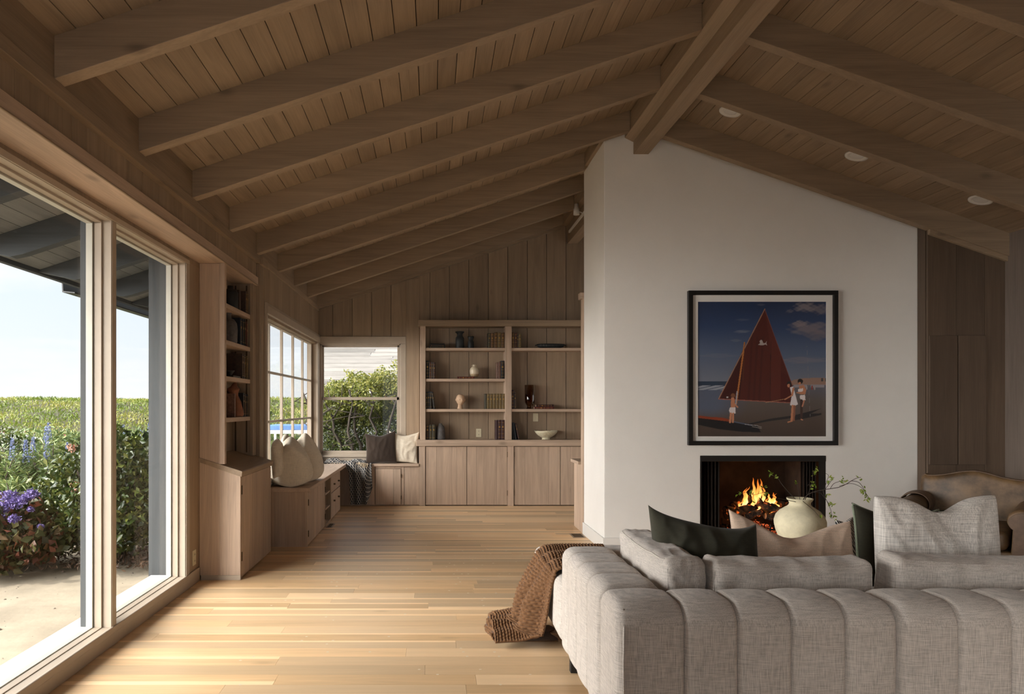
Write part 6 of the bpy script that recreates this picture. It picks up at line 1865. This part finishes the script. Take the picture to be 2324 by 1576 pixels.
gs = shrub('glossy_shrub', (-2.78, 6.15, 0.60), (0.50, 0.62, 0.54), 8500, 0.062, G_DARK, 'big dark glossy-leaved shrub just outside the large window', asp=0.55, up=0.5, nst=20)
for (x, y, Y) in ((163, 1016, 5.75), (170, 1107, 5.7)):
    c = at(x, y, Y); leaves('blossom', blob(70, tuple(c), (0.045, 0.04, 0.045), 0.1, None), 0.022, PINKF, gs, 0.7)
sh2 = shrub('glossy_shrub', (-3.15, 6.35, 0.45), (0.42, 0.5, 0.44), 5200, 0.062, G_DARK, 'lower dark shrub in front of the pale spiky bushes, partly behind the mullion', asp=0.5, up=0.5)
st_ = shrub('sea_lavender', (-3.62, 5.75, 0.26), (0.55, 0.50, 0.36), 3600, 0.085, G_STAT, 'low reddish-leaved sea lavender bush with purple flower heads', asp=0.6, up=0.6, nst=24)
for (x, y, r_) in ((22, 1128, .10), (38, 1142, .09), (10, 1152, .08), (72, 1122, .075), (60, 1130, .05), (4, 1176, .05), (32, 1178, .055), (92, 1196, .035), (70, 1156, .03), (52, 1136, .05)):
    c = at(x, y, 5.45 + random.uniform(-.1, .15))
    r_ *= 0.78
    leaves('flower_head', blob(int(2600 * r_ + 60), tuple(c), (r_, r_, r_ * 0.75), 0.3, None, seed=x), 0.020, PURPLE, st_, 0.8)
dk = shrub('flowering_shrub', (-6.35, 9.9, 0.45), (0.85, 0.7, 0.52), 7000, 0.075, G_DARK, 'rounded dark shrub dotted with tiny white flowers at the left edge', asp=0.4)
leaves('white_flowers', blob(900, (-6.35, 9.9, 0.46), (0.87, 0.72, 0.54), 0.96, 0.5, seed=-6.35), 0.035, WHITEF, dk, 0.8)

def echium(c, h, n, label, spikes=5, mat=G_MID):
    o = thing('echium_bush', (c[0], c[1], 0), label, 'shrub', 'pale spiky bushes beyond the large window')
    P, D = [], []
    F_, FD = [], []
    mb_ = MB()
    for k in range(n):
        a = random.uniform(0, 2 * math.pi); q = random.uniform(0, 0.42)
        top = Vector((c[0] + q * math.cos(a) * 1.25, c[1] + q * math.sin(a) * 1.25, h * random.uniform(0.62, 1.0)))
        b0_ = Vector((c[0] + q * 0.35 * math.cos(a), c[1] + q * 0.35 * math.sin(a), 0.0))
        mb_.tube([b0_, b0_.lerp(top, .5) + Vector((0, 0, .05)), top], [0.012, 0.009, 0.005], 5)
        for j in range(64):
            t = random.uniform(0.45, 1.0)
            p = b0_.lerp(top, t); an = random.uniform(0, 2 * math.pi)
            d_ = Vector((math.cos(an), math.sin(an), random.uniform(0.1, 0.9)))
            P.append(p + d_ * 0.055); D.append(d_)
        if k < spikes:
            for j in range(150):
                t = random.random(); an = random.uniform(0, 2 * math.pi)
                rr = 0.035 * (1 - 0.75 * t)
                F_.append(top + Vector((rr * math.cos(an), rr * math.sin(an), t * 0.26))); FD.append(Vector((math.cos(an), math.sin(an), 0.5)))
    mb_.build('stems', STEM, o, smooth=True)
    leaves('foliage', np.array([tuple(p) for p in P]), 0.115, mat, o, 0.16, 0, dirs=np.array([tuple(d_) for d_ in D]))
    if F_: leaves('flower_spikes', np.array([tuple(p) for p in F_]), 0.022, BLUEF, o, 0.7, dirs=np.array([tuple(d_) for d_ in FD]))


echium((-4.55, 8.3), 0.97, 40, 'pale spiky echium bush with blue spikes, nearest the mullion', 5)
echium((-5.1, 7.9), 0.80, 36, 'pale spiky echium bush in the middle of the left pane', 3)
echium((-4.2, 7.2), 0.62, 34, 'low pale spiky echium in front of the others', 1)
echium((-3.85, 8.9), 1.02, 36, 'echium bush with tall blue spikes seen through the narrower pane', 6)
echium((-5.7, 8.2), 0.66, 30, 'low grey-green echium at the far left of the window view', 2)
shrub('coastal_shrub', (-7.0, 12.6, 0.5), (1.4, 1.2, 0.45), 5200, 0.11, G_MID, 'grey-green coastal shrub at the foot of the dune, left', asp=0.3)
shrub('coastal_shrub', (-4.9, 12.2, 0.5), (1.2, 1.0, 0.45), 5200, 0.11, G_MID, 'grey-green coastal shrub at the foot of the dune, nearer the house', asp=0.3)
shrub('coastal_shrub', (-3.7, 13.8, 0.55), (1.2, 0.9, 0.55), 5200, 0.10, G_MID, 'grey-green shrub outside the grid window', asp=0.3)
shrub('coastal_shrub', (-6.0, 18.5, 0.75), (2.0, 1.3, 0.6), 5200, 0.14, G_DARK, 'dark green shrub beyond the grid window', asp=0.35)
c = (-3.2, 8.6)
tag(leaves('mulch', np.stack([rng.uniform(-4.2, -2.2, 2600), rng.uniform(5.7, 7.6, 2600), rng.uniform(0.0, 0.05, 2600)], 1), 0.05, leafmat('dry_mulch', (0.05, 0.028, 0.016), (0.09, 0.05, 0.03), (0.16, 0.10, 0.06), trans=0.0), asp=0.4), 'dry brown leaf litter under the shrubs', 'leaf litter', kind='stuff')

# stones and scraps lying on the sand
mb = MB()
for k in range(260):
    x, y = random.uniform(-4.6, -2.15), random.uniform(2.6, 6.2); r = random.choice([0.004, 0.006, 0.008, 0.012]) * random.uniform(0.7, 1.4)
    c = Vector((x, y, gz(x, y) + r * 0.2)); vv = [c + Vector((math.cos(a) * r * random.uniform(.7, 1.3), math.sin(a) * r * random.uniform(.7, 1.3), random.uniform(-.2, .3) * r)) for a in (0, 1.05, 2.1, 3.14, 4.2, 5.25)] + [c + Vector((0, 0, r * 0.7))]
    mb.add(vv, [(i, (i + 1) % 6, 6) for i in range(6)])
tag(mb.build('pebbles', plain('dark_pebbles', (0.10, 0.08, 0.06), 0.9)), 'scattered small pebbles and scraps on the pale sand', 'pebbles', kind='stuff')
# blue covered bench outside the grid window
bq = thing('garden_lounger', (-4.1, 12.0, 0), 'blue-cushioned garden lounger seen through the grid window', 'lounger')
q = at(672, 972, 12.0)
rbox(q.x - 0.42, q.x + 0.30, 11.8, 12.3, q.z - 0.03, q.z + 0.06, 0.02, n=4, k=2).build('cushion', plain('blue_canvas', (0.10, 0.20, 0.42), 0.9), bq, smooth=True)
box(q.x - 0.45, q.x + 0.33, 11.78, 12.32, q.z - 0.09, q.z - 0.03).build('frame', WHITEP, bq)
for (x, y) in ((q.x - 0.42, 11.82), (q.x + 0.30, 11.82), (q.x - 0.42, 12.28), (q.x + 0.30, 12.28)):
    box(x - 0.02, x + 0.02, y - 0.02, y + 0.02, -0.05, q.z - 0.09).build('leg', WHITEP, bq)

# gutter and fascia
trim(MB().box(-3.13, -3.085, -2.6, 6.08, 2.385, 2.56), GREYW['y'], 'eave fascia board')
trim(MB().box(-3.13, -3.085, 6.08, 10.4, 2.385, 2.56), GREYW['y'])
gt = MB()
gt.prism([(-3.24, 2.345), (-3.13, 2.335), (-3.13, 2.345), (-3.23, 2.355), (-3.235, 2.44), (-3.245, 2.44)], 'y', 6.08, 10.4)
tag(gt.build('rain_gutter', BLACKM), 'dark rain gutter along the far part of the eave', 'gutter')

# neighbouring roof, wall and the tree beyond the sash window
nb = thing('neighbour_house', (-1.5, 18, 0), 'neighbouring white house with a pale shingled roof behind the tree', 'house')
SHI = wood('weathered_shingle', (0.19, 0.175, 0.155), 'x', vary=0.25, knots=0.0, contrast=0.35, rough=0.9, grain=0.5)
mb = MB()
for r_ in range(34):
    zz = 1.75 + r_ * 0.105; yy_ = 15.6 + r_ * 0.20
    x = -yy_ * 0.170 + (r_ % 2) * 0.1
    while x < 4.0:
        w_ = random.uniform(1.2, 2.2); dz = random.uniform(-0.004, 0.004)
        mb.add([(x, yy_, zz + dz), (x + w_ - 0.01, yy_ + 0.0, zz + dz), (x + w_ - 0.01, yy_ + 0.24, zz + 0.115 + dz), (x, yy_ + 0.24, zz + 0.115 + dz), (x, yy_, zz - 0.055 + dz), (x + w_ - 0.01, yy_, zz - 0.055 + dz)],
               [(0, 1, 2, 3), (4, 5, 1, 0)])
        x += w_
mb.build('roof', SHI, nb)
box(-2.62, 4, 16.0, 16.1, -0.1, 1.9).build('wall', plain('white_stucco', (0.20, 0.21, 0.20), 0.9), nb)
box(-2.65, 4, 15.58, 15.62, 1.62, 1.74).build('fascia', WHITEP, nb)
tr_ = thing('hedge_tree', (-2.0, 12.4, 0), 'broad yellow-green tree with dark crooked trunks outside the sash window', 'tree')
P = np.concatenate([blob(6500, (-1.72, 12.4, 1.34), (0.46, 0.6, 0.46), 0.4, None, 1), blob(7000, (-1.15, 12.4, 1.46), (0.62, 0.7, 0.52), 0.45, None, 2), blob(4500, (-0.55, 12.5, 1.50), (0.6, 0.6, 0.62), 0.4, None, 3)])
tn = np.clip((P[:, 2] - 1.2) / 1.2 * 0.35 + rng.uniform(0, 0.75, len(P)), 0, 1)  # tone rises with height, putting light on the crown into leaf colour
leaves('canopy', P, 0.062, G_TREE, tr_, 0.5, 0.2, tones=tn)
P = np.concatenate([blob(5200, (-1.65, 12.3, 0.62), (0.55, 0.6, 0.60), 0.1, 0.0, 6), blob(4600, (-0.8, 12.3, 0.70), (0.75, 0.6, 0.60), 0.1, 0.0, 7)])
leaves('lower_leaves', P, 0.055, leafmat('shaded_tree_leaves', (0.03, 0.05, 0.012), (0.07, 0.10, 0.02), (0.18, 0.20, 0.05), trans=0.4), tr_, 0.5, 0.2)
mb = MB()
for k in range(9):
    x0_ = -2.08 + 0.19 * k + random.uniform(-.08, .08)
    P_ = [Vector((x0_ + 0.25, 11.85 + random.uniform(-.2, .3), -0.05))]
    for j in range(7):
        P_.append(P_[-1] + Vector((random.uniform(-.16, .12), random.uniform(-.06, .06), 0.24)))
    mb.tube(P_, [0.040 * (1 - 0.1 * j) for j in range(8)], 8)
    for b_ in range(4):
        s0_ = P_[random.randint(2, 6)]; mb.tube([s0_, s0_ + Vector((random.uniform(-.3, .3), random.uniform(-.1, .1), random.uniform(0, .2))), s0_ + Vector((random.uniform(-.55, .55), random.uniform(-.2, .2), random.uniform(.05, .4)))], [0.014, 0.010, 0.005], 6)
mb.build('trunk', plain('dark_tree_bark', (0.035, 0.026, 0.018), 0.9, bump=0.4, scale=30), tr_, smooth=True)

for o in bpy.data.objects:
    if '_o' in o: del o['_o']
